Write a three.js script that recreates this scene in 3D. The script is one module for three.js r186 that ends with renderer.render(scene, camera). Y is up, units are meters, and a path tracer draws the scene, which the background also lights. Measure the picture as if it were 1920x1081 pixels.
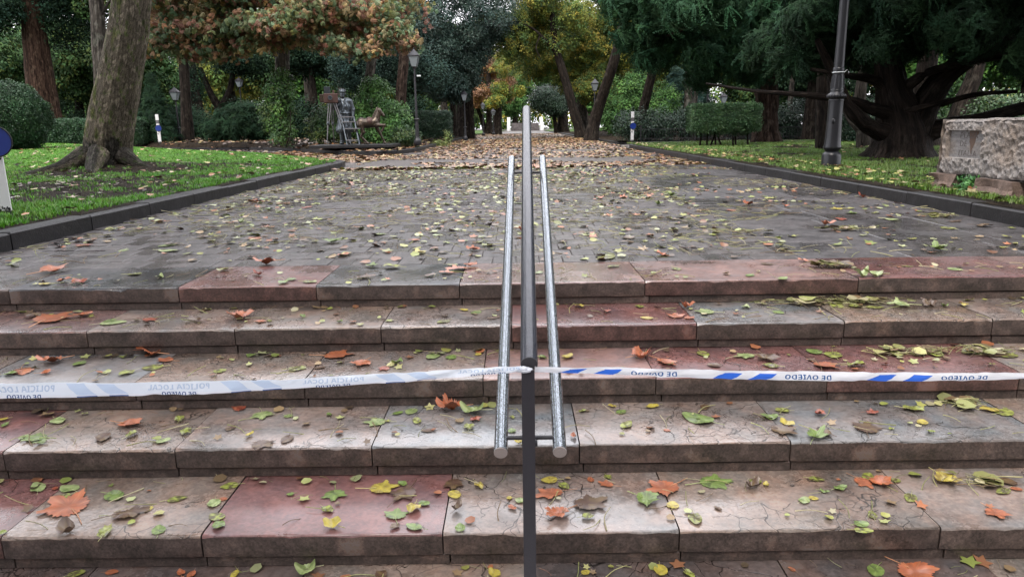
import * as THREE from 'three';
import { mergeGeometries } from 'three/addons/utils/BufferGeometryUtils.js';
import { MarchingCubes } from 'three/addons/objects/MarchingCubes.js';
import { FontLoader } from 'three/addons/loaders/FontLoader.js';
import { TextGeometry } from 'three/addons/geometries/TextGeometry.js';

// ------------------------------------------------------------------ camera, sky, sun, exposure
const scene = new THREE.Scene();
const camera = new THREE.PerspectiveCamera(44.2, 1920 / 1081, 0.05, 900);
camera.position.set(0, 0.85, 0);                       // landing level is y = 0, the way up is -z
camera.rotation.order = 'YXZ';
camera.rotation.set(-0.2257, 0.0075, -0.0151);
const renderer = new THREE.WebGLRenderer({ antialias: true });
renderer.toneMapping = THREE.LinearToneMapping;
renderer.toneMappingExposure = 3.7;
renderer.shadowMap.enabled = true;
{
  // an even overcast sky, brighter overhead
  const w = 256, h = 128, d = new Float32Array(w * h * 4);
  for (let j = 0; j < h; j++) {
    const el = Math.max(0, Math.sin(((j + 0.5) / h - 0.5) * Math.PI));
    for (let i = 0; i < w; i++) {
      const a = (i / w) * Math.PI * 2;
      const cl = 1 + 0.06 * Math.sin(a * 3 + j * 0.13) * Math.cos(j * 0.21 - a * 2) + 0.04 * Math.sin(a * 7 + j * 0.3);
      const L = 1.0 * (0.72 + 0.28 * el) * cl, o = (j * w + i) * 4;
      d[o] = L * 0.985; d[o + 1] = L * 0.98; d[o + 2] = L * 1.04; d[o + 3] = 1;
    }
  }
  const t = new THREE.DataTexture(d, w, h, THREE.RGBAFormat, THREE.FloatType);
  t.mapping = THREE.EquirectangularReflectionMapping; t.magFilter = THREE.LinearFilter; t.needsUpdate = true;
  scene.background = t; scene.environment = t;
}
const sun = new THREE.DirectionalLight(0xfff4e6, 0.7);
sun.position.set(-14, 40, 16); sun.target.position.set(0, 0, -12);
sun.castShadow = true; sun.shadow.radius = 40;
Object.assign(sun.shadow.camera, { left: -45, right: 45, top: 60, bottom: -45, near: 1, far: 160 });
sun.shadow.mapSize.set(2048, 2048);
scene.add(sun, sun.target);

// ------------------------------------------------------------------ helpers
let RS = 12345;
const rnd = () => { RS = (RS + 0x6d2b79f5) | 0; let t = Math.imul(RS ^ (RS >>> 15), 1 | RS); t = (t + Math.imul(t ^ (t >>> 7), 61 | t)) ^ t; return ((t ^ (t >>> 14)) >>> 0) / 4294967296; };
const seed = (s) => { RS = s * 7919 + 17; };
const rr = (a, b) => a + (b - a) * rnd();
const pick = (a) => a[Math.floor(rnd() * a.length)];
const V = (x, y, z) => new THREE.Vector3(x, y, z);
const C = (r, g, b) => new THREE.Color().setRGB(r, g, b);
const hash3 = (x, y, z) => { let n = Math.imul(x, 374761393) + Math.imul(y, 668265263) + Math.imul(z, 2147483647 ^ 0x5bd1e995) | 0; n = Math.imul(n ^ (n >>> 13), 1274126177); return ((n ^ (n >>> 16)) >>> 0) / 4294967296; };
const sm = (t) => t * t * (3 - 2 * t);
function noise3(x, y, z) {
  const X = Math.floor(x), Y = Math.floor(y), Z = Math.floor(z), u = sm(x - X), v = sm(y - Y), w = sm(z - Z);
  const l = (a, b, t) => a + (b - a) * t;
  return l(l(l(hash3(X, Y, Z), hash3(X + 1, Y, Z), u), l(hash3(X, Y + 1, Z), hash3(X + 1, Y + 1, Z), u), v),
    l(l(hash3(X, Y, Z + 1), hash3(X + 1, Y, Z + 1), u), l(hash3(X, Y + 1, Z + 1), hash3(X + 1, Y + 1, Z + 1), u), v), w) * 2 - 1;
}
const taken = {};
function numbered(n) { const k = taken[n] = (taken[n] ?? -1) + 1; return k ? n + '_' + String(k).padStart(3, '0') : n; }
function shade(o) { o.traverse((m) => { if (m.isMesh) { m.castShadow = true; m.receiveShadow = true; } }); return o; }
function tag(o, label, category, group, kind) { if (label) o.userData.label = label; if (category) o.userData.category = category; if (group) o.userData.group = group; if (kind) o.userData.kind = kind; return o; }
function thing(name, label, category, p = [0, 0, 0], turn = 0, group) { const o = new THREE.Group(); o.name = numbered(name); o.position.set(...p); o.rotation.y = turn; scene.add(o); return tag(o, label, category, group); }
function part(name, geo, mat, parent) { const m = new THREE.Mesh(geo, mat); m.name = name; m.castShadow = m.receiveShadow = true; parent.add(m); return m; }
function single(name, geo, mat, label, category, group, kind) { const m = new THREE.Mesh(geo, mat); m.name = numbered(name); m.castShadow = m.receiveShadow = true; scene.add(m); return tag(m, label, category, group, kind); }
// uv in metres from the dominant axis of each face
function boxUV(g, ox = 0, oy = 0) {
  const n = g.index ? g.toNonIndexed() : g, p = n.attributes.position, uv = new Float32Array(p.count * 2), a = V(), b = V(), c = V();
  for (let i = 0; i < p.count; i += 3) {
    a.fromBufferAttribute(p, i); b.fromBufferAttribute(p, i + 1); c.fromBufferAttribute(p, i + 2);
    const f = b.clone().sub(a).cross(c.clone().sub(a)), x = Math.abs(f.x), y = Math.abs(f.y), z = Math.abs(f.z);
    for (let k = 0; k < 3; k++) {
      const q = [a, b, c][k], o = (i + k) * 2;
      if (y >= x && y >= z) { uv[o] = q.x + ox; uv[o + 1] = q.z + oy; } else if (x >= z) { uv[o] = q.z + ox; uv[o + 1] = q.y + oy; } else { uv[o] = q.x + ox; uv[o + 1] = q.y + oy; }
    }
  }
  n.setAttribute('uv', new THREE.BufferAttribute(uv, 2));
  return n;
}
const box = (w, h, d, x = 0, y = 0, z = 0) => new THREE.BoxGeometry(w, h, d).translate(x, y, z);
const merge = (a) => { const l = a.map((g) => { const n = g.index ? g.toNonIndexed() : g.clone(); for (const k of Object.keys(n.attributes)) if (!['position', 'normal', 'uv'].includes(k)) n.deleteAttribute(k); return n; }); return mergeGeometries(l); };
function bevelBox(w, h, d, b, x = 0, y = 0, z = 0) {   // box with chamfered edges
  const s = new THREE.Shape(); const X = w / 2 - b, Z = d / 2 - b;
  s.moveTo(-X, -Z); s.lineTo(X, -Z); s.lineTo(X, Z); s.lineTo(-X, Z); s.closePath();
  const g = new THREE.ExtrudeGeometry(s, { depth: h - 2 * b, bevelEnabled: true, bevelThickness: b, bevelSize: b, bevelSegments: 1, steps: 1 });
  g.rotateX(-Math.PI / 2).translate(x, y + b, z);      // bottom at y
  return g;
}
// a limb or trunk: tube through points with a radius at each, roughened
function limb(pts, rad, seg = 10, rough = 0.08, freq = 3, sub = 5, lobes = 0) {
  const cv = new THREE.CatmullRomCurve3(pts.map((p) => V(...p))), n = (pts.length - 1) * sub, pos = [], uv = [], idx = [];
  const fr = cv.computeFrenetFrames(n, false); let len = 0, last = null;
  for (let i = 0; i <= n; i++) {
    const t = i / n, p = cv.getPoint(t), k = t * (pts.length - 1), a = Math.min(Math.floor(k), pts.length - 2), r0 = rad[a] + (rad[a + 1] - rad[a]) * (k - a);
    if (last) len += p.distanceTo(last); last = p.clone();
    // straight frames keep the seam from twisting
    const tan = cv.getTangent(t), N = Math.abs(tan.y) > 0.5 ? V(1, 0, 0) : V(0, 1, 0); N.addScaledVector(tan, -N.dot(tan)).normalize(); const B = tan.clone().cross(N);
    for (let j = 0; j <= seg; j++) {
      const an = (j / seg) * Math.PI * 2, c = Math.cos(an), s = Math.sin(an), q = N.clone().multiplyScalar(c).addScaledVector(B, s);
      let r = r0 * (1 + rough * noise3(p.x * 2 + c * freq, p.y * freq * 0.5 + 7, p.z * 2 + s * freq) + rough * 0.5 * noise3(c * freq * 2.3, p.y * freq * 1.7, s * freq * 2.3 + 3));
      if (lobes) r *= 1 + lobes * Math.max(0, 1 - len / 1.2) ** 2 * (0.5 + 0.5 * Math.cos(an * 5 + 1.3));
      pos.push(p.x + q.x * r, p.y + q.y * r, p.z + q.z * r); uv.push((j / seg) * Math.PI * 2 * rad[0], len);
    }
  }
  for (let i = 0; i < n; i++) for (let j = 0; j < seg; j++) { const a = i * (seg + 1) + j, b = a + seg + 1; idx.push(a, b, a + 1, b, b + 1, a + 1); }
  const g = new THREE.BufferGeometry(); g.setAttribute('position', new THREE.Float32BufferAttribute(pos, 3)); g.setAttribute('uv', new THREE.Float32BufferAttribute(uv, 2)); g.setIndex(idx);
  const v1 = V(pos[3] - pos[0], pos[4] - pos[1], pos[5] - pos[2]); void v1; void fr;
  g.computeVertexNormals();
  const nm = g.attributes.normal, p0 = cv.getPoint(0.5), mid = Math.floor(n / 2) * (seg + 1); // outward?
  const o = V(pos[mid * 3], pos[mid * 3 + 1], pos[mid * 3 + 2]).sub(cv.getPoint(Math.floor(n / 2) / n)); void p0;
  if (o.dot(V(nm.getX(mid), nm.getY(mid), nm.getZ(mid))) < 0) { const ix = g.index.array; for (let i = 0; i < ix.length; i += 3) { const t = ix[i]; ix[i] = ix[i + 1]; ix[i + 1] = t; } g.computeVertexNormals(); }
  return g;
}
const rod = (a, b, r0, r1 = r0, seg = 8) => { const A = V(...a), B = V(...b), d = B.clone().sub(A), g = new THREE.CylinderGeometry(r1, r0, d.length(), seg); g.translate(0, d.length() / 2, 0); g.applyQuaternion(new THREE.Quaternion().setFromUnitVectors(V(0, 1, 0), d.normalize())); return g.translate(A.x, A.y, A.z); };
const lathe = (pr, seg = 20) => new THREE.LatheGeometry(pr.map(([r, y]) => new THREE.Vector2(r, y)), seg);

// ------------------------------------------------------------------ computed textures
function grid(size, cx, cy, s) {   // tileable smooth noise 0..1
  const L = new Float32Array(cx * cy); let q = s * 9781 + 3; for (let i = 0; i < L.length; i++) { q = (Math.imul(q, 1664525) + 1013904223) | 0; L[i] = (q >>> 8) / 16777216; }
  const o = new Float32Array(size * size);
  for (let y = 0; y < size; y++) {
    const fy = (y / size) * cy, Y = Math.floor(fy), v = sm(fy - Y), Y1 = (Y + 1) % cy;
    for (let x = 0; x < size; x++) { const fx = (x / size) * cx, X = Math.floor(fx), u = sm(fx - X), X1 = (X + 1) % cx; const a = L[Y * cx + X], b = L[Y * cx + X1], c = L[Y1 * cx + X], d = L[Y1 * cx + X1]; o[y * size + x] = a + (b - a) * u + (c - a) * v + (a - b - c + d) * u * v; }
  }
  return o;
}
function fbm(size, cx, cy, oct, s, gain = 0.55) { const o = new Float32Array(size * size); let amp = 1, tot = 0; for (let k = 0; k < oct; k++) { const f = 2 ** k; if (cx * f > size || cy * f > size) break; const g = grid(size, cx * f, cy * f, s + k * 31); for (let i = 0; i < o.length; i++) o[i] += g[i] * amp; tot += amp; amp *= gain; } for (let i = 0; i < o.length; i++) o[i] /= tot; return o; }
function worley(size, n, s, warp) {   // F2 - F1 in cells, tileable
  const P = []; let q = s * 7717 + 5; const r = () => { q = (Math.imul(q, 1664525) + 1013904223) | 0; return (q >>> 8) / 16777216; };
  for (let y = 0; y < n; y++) for (let x = 0; x < n; x++) P.push([(x + r()) / n, (y + r()) / n]);
  const o = new Float32Array(size * size), w1 = fbm(size, 8, 8, 4, s + 5), w2 = fbm(size, 8, 8, 4, s + 77);
  for (let y = 0; y < size; y++) for (let x = 0; x < size; x++) {
    const i = y * size + x, u = x / size + (w1[i] - 0.5) * warp, v = y / size + (w2[i] - 0.5) * warp, cx = Math.floor(u * n), cy = Math.floor(v * n); let f1 = 9, f2 = 9;
    for (let b = -1; b <= 1; b++) for (let a = -1; a <= 1; a++) { const X = cx + a, Y = cy + b, wx = ((X % n) + n) % n, wy = ((Y % n) + n) % n, p = P[wy * n + wx], dx = p[0] + (X - wx) / n - u, dy = p[1] + (Y - wy) / n - v, d = Math.sqrt(dx * dx + dy * dy) * n; if (d < f1) { f2 = f1; f1 = d; } else if (d < f2) f2 = d; }
    o[i] = f2 - f1;
  }
  return o;
}
function tex(size, fn, srgb, metres = 1) {
  const d = new Uint8Array(size * size * 4), c = [0, 0, 0];
  for (let i = 0; i < size * size; i++) { fn(i, c); for (let k = 0; k < 3; k++) d[i * 4 + k] = Math.max(0, Math.min(255, c[k] * 255)); d[i * 4 + 3] = 255; }
  const t = new THREE.DataTexture(d, size, size); t.wrapS = t.wrapT = THREE.RepeatWrapping; t.magFilter = THREE.LinearFilter; t.minFilter = THREE.LinearMipmapLinearFilter; t.generateMipmaps = true;
  if (srgb) t.colorSpace = THREE.SRGBColorSpace; t.repeat.set(1 / metres, 1 / metres); t.needsUpdate = true; return t;
}
const grey = (size, f, metres) => tex(size, (i, c) => { c[0] = c[1] = c[2] = f(i); }, false, metres);
const S = 1024;
const nA = fbm(S, 6, 6, 7, 1), nB = fbm(S, 16, 16, 6, 2), nC = fbm(S, 3, 3, 5, 3), fine = fbm(S, 128, 128, 3, 4, 0.7), wet = fbm(S, 5, 5, 6, 9, 0.62);
const crk = worley(S, 8, 3, 0.2), crkS = worley(S, 24, 8, 0.09);
const T = {};
{
  // worn sandstone: blotches, cracks in places, pitted patches
  const crack = new Float32Array(S * S);
  for (let i = 0; i < S * S; i++) { let k = 0; const m = nC[i]; if (m > 0.46) k = Math.max(k, 0.95 - crk[i] / 0.024); if (m > 0.57 && nB[i] > 0.45) k = Math.max(k, 0.75 - crkS[i] / 0.055); crack[i] = Math.max(0, Math.min(1, k)); }
  T.stone = tex(S, (i, c) => {
    const v = 0.86 + (nA[i] - 0.5) * 0.42 + (fine[i] - 0.5) * 0.36, w = (nB[i] - 0.5) * 0.16, dark = nA[i] < 0.31 ? (0.31 - nA[i]) * 1.2 : 0, p = (nB[i] > 0.63 ? (nB[i] - 0.63) * 2.4 : 0);
    const k = (1 - crack[i] * 0.72) * (1 - dark) * (1 + p * 0.3); c[0] = (v + w) * k; c[1] = (v - w * 0.2) * k; c[2] = (v - w * 0.9) * k;
  }, true, 1.7);
  T.stoneBump = grey(S, (i) => 0.6 + (nB[i] - 0.5) * 0.35 + (fine[i] - 0.5) * 0.22 + (nA[i] - 0.5) * 0.3 - crack[i] * 0.45, 1.7);
  T.stoneRough = grey(S, (i) => Math.max(0.1, Math.min(0.8, 0.32 + (wet[i] - 0.5) * 1.5 + (fine[i] - 0.5) * 0.3)), 1.7);
  T.lime = tex(S, (i, c) => { const v = 0.8 + (nB[i] - 0.5) * 0.35 + (fine[i] - 0.5) * 0.3, w = nC[i] > 0.55 ? (nC[i] - 0.55) * 1.6 : 0; c[0] = v; c[1] = v * (1 - w * 0.14); c[2] = v * (1 - w * 0.28); }, true, 1.1);
  // riser faces: a darker mottled tone with paler spots
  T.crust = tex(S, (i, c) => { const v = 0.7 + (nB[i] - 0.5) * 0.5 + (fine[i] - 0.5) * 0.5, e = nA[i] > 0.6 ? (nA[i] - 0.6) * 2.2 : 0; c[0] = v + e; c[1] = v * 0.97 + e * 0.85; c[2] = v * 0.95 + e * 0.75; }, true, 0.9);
  T.faceStoneBump = grey(S, (i) => 0.5 + (nB[i] - 0.5) * 0.6 + (fine[i] - 0.5) * 0.4, 0.9);
  // wet paving: fine pitted stone
  T.pave = tex(S, (i, c) => { const v = 0.72 + (nB[i] - 0.5) * 0.5 + (fine[i] - 0.5) * 0.5 + (nA[i] - 0.5) * 0.3; c[0] = v; c[1] = v * 0.99; c[2] = v; }, true, 1.3);
  T.paveBump = grey(S, (i) => 0.5 + (fine[i] - 0.5) * 0.5 + (nB[i] - 0.5) * 0.7 + (nA[i] - 0.5) * 0.4, 1.3);
  T.paveRough = grey(S, (i) => Math.max(0.14, Math.min(0.8, 0.46 + (wet[i] - 0.5) * 1.7)), 3.1);
  // bark: long furrows
  const b1 = fbm(S, 22, 4, 5, 21), b2 = fbm(S, 40, 14, 4, 22, 0.65), b3 = fbm(S, 7, 5, 5, 23);
  T.bark = tex(S, (i, c) => { const v = 0.62 + (b1[i] - 0.5) * 0.85 + (b2[i] - 0.5) * 0.5, m = b3[i] > 0.58 ? (b3[i] - 0.58) * 2.6 : 0; c[0] = v + m * 0.9; c[1] = v * 0.98 + m; c[2] = v * 0.95 + m * 0.95; }, true, 1.4);
  T.barkBump = grey(S, (i) => 0.5 + (b1[i] - 0.5) * 1.0 + (b2[i] - 0.5) * 0.6, 1.4);
  // plane-tree bark: flakes of pale, tan and olive
  const fl = worley(S, 16, 12, 0.12);
  T.plane = tex(S, (i, c) => { const v = 0.6 + (b2[i] - 0.5) * 0.55 + (fine[i] - 0.5) * 0.35 + (b1[i] - 0.5) * 0.3, pale = b3[i] > 0.58 ? Math.min(0.25, (b3[i] - 0.58) * 3) : 0, moss = nA[i] > 0.6 ? Math.min(0.35, (nA[i] - 0.6) * 4) : 0, e = fl[i] < 0.08 ? 0.8 : 1; c[0] = (v + pale) * e * (1 - moss * 0.5); c[1] = (v * 0.96 + pale * 0.95) * e * (1 - moss * 0.12); c[2] = (v * 0.89 + pale * 0.92) * e * (1 - moss * 0.8); }, true, 0.8);
  T.planeBump = grey(S, (i) => 0.5 + (b1[i] - 0.5) * 0.6 + (b2[i] - 0.5) * 0.8 + Math.min(0.2, fl[i]), 0.8);
  // earth and turf under the grass
  T.soil = tex(S, (i, c) => { const v = 0.55 + (nB[i] - 0.5) * 0.7 + (fine[i] - 0.5) * 0.6; c[0] = v; c[1] = v * 0.96; c[2] = v * 0.9; }, true, 1.6);
  T.soilBump = grey(S, (i) => 0.5 + (nB[i] - 0.5) * 0.8 + (fine[i] - 0.5) * 0.5, 1.6);
  T.turf = tex(S, (i, c) => { const v = 0.72 + (fine[i] - 0.5) * 0.8 + (nB[i] - 0.5) * 0.4, e = nA[i] < 0.4 ? (0.4 - nA[i]) * 2 : 0; c[0] = v + e * 0.6; c[1] = v * (1 - e * 0.4); c[2] = v * 0.9 + e * 0.3; }, true, 2.3);
  // droplets of rain sitting on metal
  const dr = worley(512, 60, 31, 0); const d1 = new Float32Array(512 * 512); for (let i = 0; i < d1.length; i++) d1[i] = Math.min(1, Math.max(0, (dr[i] - 0.42) * 2.4));
  T.drops = grey(512, (i) => d1[i], 0.3);
  T.hammer = grey(512, (i) => { const j = (Math.floor(i / 512) * 2) * S + (i % 512) * 2; return 0.5 + (nB[j] - 0.5) * 0.9 + (fine[j] - 0.5) * 0.3; }, 0.35);
}
const std = (o) => new THREE.MeshStandardMaterial(o), phy = (o) => new THREE.MeshPhysicalMaterial(o), rough = (o) => phy({ specularIntensity: 0.25, ...o });
const stoneMat = (r, g, b) => phy({ color: C(r, g, b), map: T.stone, bumpMap: T.stoneBump, bumpScale: 0.0045, roughness: 1, roughnessMap: T.stoneRough, clearcoat: 0.75, clearcoatRoughness: 0.2 });
const M = {
  beige: stoneMat(0.305, 0.245, 0.215), tan: stoneMat(0.305, 0.232, 0.19), pink: stoneMat(0.315, 0.197, 0.178), red: stoneMat(0.245, 0.122, 0.115), grey: stoneMat(0.262, 0.246, 0.24), slate: stoneMat(0.085, 0.082, 0.09), brown: stoneMat(0.145, 0.112, 0.103),
  crust: phy({ color: C(0.15, 0.118, 0.108), map: T.crust, bumpMap: T.faceStoneBump, bumpScale: 0.003, roughness: 0.6, clearcoat: 0.12, clearcoatRoughness: 0.35 }),
  faceStoneRed: phy({ color: C(0.18, 0.105, 0.095), map: T.crust, bumpMap: T.faceStoneBump, bumpScale: 0.003, roughness: 0.6, clearcoat: 0.12, clearcoatRoughness: 0.35 }),
  sett: phy({ color: C(0.155, 0.138, 0.132), map: T.pave, bumpMap: T.paveBump, bumpScale: 0.006, roughness: 1, roughnessMap: T.paveRough, clearcoat: 0.22, clearcoatRoughness: 0.26 }),
  settB: phy({ color: C(0.175, 0.154, 0.147), map: T.pave, bumpMap: T.paveBump, bumpScale: 0.006, roughness: 1, roughnessMap: T.paveRough, clearcoat: 0.2, clearcoatRoughness: 0.26 }),
  settC: phy({ color: C(0.135, 0.122, 0.12), map: T.pave, bumpMap: T.paveBump, bumpScale: 0.006, roughness: 1, roughnessMap: T.paveRough, clearcoat: 0.25, clearcoatRoughness: 0.26 }),
  slabDark: phy({ color: C(0.13, 0.122, 0.122), map: T.pave, bumpMap: T.paveBump, bumpScale: 0.006, roughness: 1, roughnessMap: T.paveRough, clearcoat: 0.28, clearcoatRoughness: 0.26 }),
  joint: std({ color: C(0.1, 0.09, 0.088), roughness: 0.6, bumpMap: T.soilBump, bumpScale: 0.01 }),
  kerb: phy({ color: C(0.026, 0.025, 0.027), map: T.pave, bumpMap: T.paveBump, bumpScale: 0.006, roughness: 0.55, specularIntensity: 0.7, clearcoat: 0.12, clearcoatRoughness: 0.3 }),
  path: phy({ color: C(0.17, 0.145, 0.13), map: T.pave, bumpMap: T.paveBump, bumpScale: 0.008, roughness: 0.6, clearcoat: 0.25, clearcoatRoughness: 0.3 }),
  soil: rough({ color: C(0.085, 0.066, 0.05), map: T.soil, bumpMap: T.soilBump, bumpScale: 0.03, roughness: 0.95 }),
  lawnSoil: rough({ color: C(0.085, 0.07, 0.055), map: T.soil, bumpMap: T.soilBump, bumpScale: 0.07, roughness: 0.9 }),
  turf: std({ color: C(0.09, 0.2, 0.025), map: T.turf, bumpMap: T.soilBump, bumpScale: 0.03, roughness: 0.95 }),
  barkPlane: rough({ color: C(0.4, 0.375, 0.335), map: T.plane, bumpMap: T.planeBump, bumpScale: 0.05, roughness: 0.85, vertexColors: true }),
  barkRough: rough({ color: C(0.09, 0.062, 0.052), map: T.bark, bumpMap: T.barkBump, bumpScale: 0.05, roughness: 0.9 }),
  barkBrown: rough({ color: C(0.13, 0.08, 0.058), map: T.bark, bumpMap: T.barkBump, bumpScale: 0.04, roughness: 0.9 }),
  barkDark: rough({ color: C(0.05, 0.04, 0.034), map: T.bark, bumpMap: T.barkBump, bumpScale: 0.04, roughness: 0.85 }),
  barkGrey: rough({ color: C(0.12, 0.11, 0.1), map: T.bark, bumpMap: T.barkBump, bumpScale: 0.03, roughness: 0.9 }),
  barkYew: rough({ color: C(0.038, 0.029, 0.026), map: T.bark, bumpMap: T.barkBump, bumpScale: 0.05, roughness: 0.75 }),
  iron: phy({ color: C(0.014, 0.015, 0.019), roughness: 0.36, specularIntensity: 0.6, clearcoat: 0.25, clearcoatRoughness: 0.2, bumpMap: T.hammer, bumpScale: 0.0012 }),
  ironFar: std({ color: C(0.02, 0.02, 0.024), roughness: 0.5 }),
  paintTube: phy({ color: C(0.02, 0.023, 0.036), metalness: 0, roughness: 0.34, specularIntensity: 0.6, bumpMap: T.drops, bumpScale: 0.004, clearcoat: 0.4, clearcoatRoughness: 0.08 }),
  postPaint: phy({ color: C(0.022, 0.021, 0.028), roughness: 0.5, bumpMap: T.hammer, bumpScale: 0.0015, clearcoat: 0.3, clearcoatRoughness: 0.3 }),
  steel: std({ color: C(0.26, 0.285, 0.31), metalness: 1, roughness: 0.14, bumpMap: T.drops, bumpScale: 0.005 }),
  steelEnd: std({ color: C(0.42, 0.37, 0.35), metalness: 0.7, roughness: 0.45, bumpMap: T.hammer, bumpScale: 0.002 }),
  bronze: phy({ color: C(0.075, 0.088, 0.1), metalness: 0.85, roughness: 0.33, clearcoat: 0.35, clearcoatRoughness: 0.25 }),
  bronzeBrown: phy({ color: C(0.075, 0.056, 0.042), metalness: 0.8, roughness: 0.36, clearcoat: 0.3, clearcoatRoughness: 0.25 }),
  bronzeRed: std({ color: C(0.08, 0.045, 0.038), metalness: 0.4, roughness: 0.5 }),
  bronzePale: std({ color: C(0.15, 0.145, 0.15), metalness: 0.5, roughness: 0.45 }),
  whitePaint: std({ color: C(0.72, 0.72, 0.72), roughness: 0.55 }),
  bluePaint: phy({ color: C(0.012, 0.035, 0.22), roughness: 0.35, clearcoat: 0.4 }),
  blackPaint: std({ color: C(0.015, 0.015, 0.016), roughness: 0.6 }),
  milk: std({ color: C(0.62, 0.66, 0.68), roughness: 0.35 }), pane: phy({ color: C(0.2, 0.23, 0.245), roughness: 0.25 }),
  limestone: std({ color: C(0.4, 0.37, 0.35), map: T.lime, bumpMap: T.soilBump, bumpScale: 0.02, roughness: 0.8 }),
  limeFace: std({ color: C(0.3, 0.285, 0.28), map: T.lime, bumpMap: T.soilBump, bumpScale: 0.003, roughness: 0.7 }),
  limeBrown: std({ color: C(0.25, 0.175, 0.14), map: T.lime, bumpMap: T.stoneBump, bumpScale: 0.02, roughness: 0.8 }),
  stainPaint: std({ color: C(0.105, 0.068, 0.05), roughness: 0.85 }),
  carveShade: std({ color: C(0.1, 0.085, 0.08), roughness: 0.9 }),  // dark letter colour paints in the shade of the cut recess
};

// ------------------------------------------------------------------ the stairs
const RISE = 0.13, RUN = 0.41, Z0 = -3.84, THICK = 0.086;
function slabGeo(x0, x1, zF, zB, top, th, s) {
  const n = Math.max(10, Math.round((x1 - x0) / 0.035)), pos = [], uv = [], idxA = [], idxB = [], ox = (s * 0.377) % 1.7, oy = (s * 0.613) % 1.7; x0 += 0.0025; x1 -= 0.0025;
  const ring = (x, t) => {
    const e = Math.min(1, Math.min(x - x0, x1 - x) / 0.02), chip = Math.max(0, noise3(x * 9 + s, s * 3.1, 0.5) - 0.55) * 0.045 + Math.max(0, noise3(x * 37 + s, 7, s) - 0.45) * 0.012;
    const b = 0.007 + 0.002 * noise3(x * 5 + s, 2, 1) + chip + (1 - e) * 0.006, f = zF + 0.0018 * noise3(x * 3 + s * 2, 5, 9) - (1 - e) * 0.004, y = top + 0.001 * noise3(x * 2 + s, 8, 3);
    return [[zB, top], [f - b - 0.03, y], [f - b, y - 0.0004], [f - b * 0.62, y - b * 0.12], [f - b * 0.25, y - b * 0.42], [f, y - b], [f, y - b], [f + 0.0015 * noise3(x * 6, s, 2), top - th * 0.55], [f - 0.001, top - th + 0.004], [f - 0.006, top - th], [zB, top - th]].map(([z, yy]) => [x, yy, z]);
  };
  const K = 11;
  for (let i = 0; i <= n; i++) { const x = x0 + ((x1 - x0) * i) / n; for (const [k, p] of ring(x).entries()) { pos.push(...p); if (k < 6) uv.push(p[0] + ox, p[2] + oy + (top - p[1])); else uv.push(p[0] + ox, p[1] + oy); } }
  for (let i = 0; i < n; i++) for (let k = 0; k < K - 1; k++) { if (k === 5) continue; const a = i * K + k, b = a + K, t = k < 5 ? idxA : idxB; t.push(a, a + 1, b, b, a + 1, b + 1); }
  for (const [i, flip] of [[0, 0], [n, 1]]) { const b0 = pos.length / 3; for (const p of ring(x0 + ((x1 - x0) * i) / n)) { pos.push(...p); uv.push(p[2] + ox, p[1] + oy); } for (let k = 1; k < K - 1; k++) flip ? idxB.push(b0, b0 + k, b0 + k + 1) : idxB.push(b0, b0 + k + 1, b0 + k); }
  const g = new THREE.BufferGeometry(); g.setAttribute('position', new THREE.Float32BufferAttribute(pos, 3)); g.setAttribute('uv', new THREE.Float32BufferAttribute(uv, 2)); g.setIndex([...idxA, ...idxB]);
  g.addGroup(0, idxA.length, 0); g.addGroup(idxA.length, idxB.length, 1); g.computeVertexNormals(); return g;
}
const stairs = thing('stone_staircase'); tag(stairs, 'wide stone steps of worn beige, pink and red slabs', null, null, 'structure');
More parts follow.
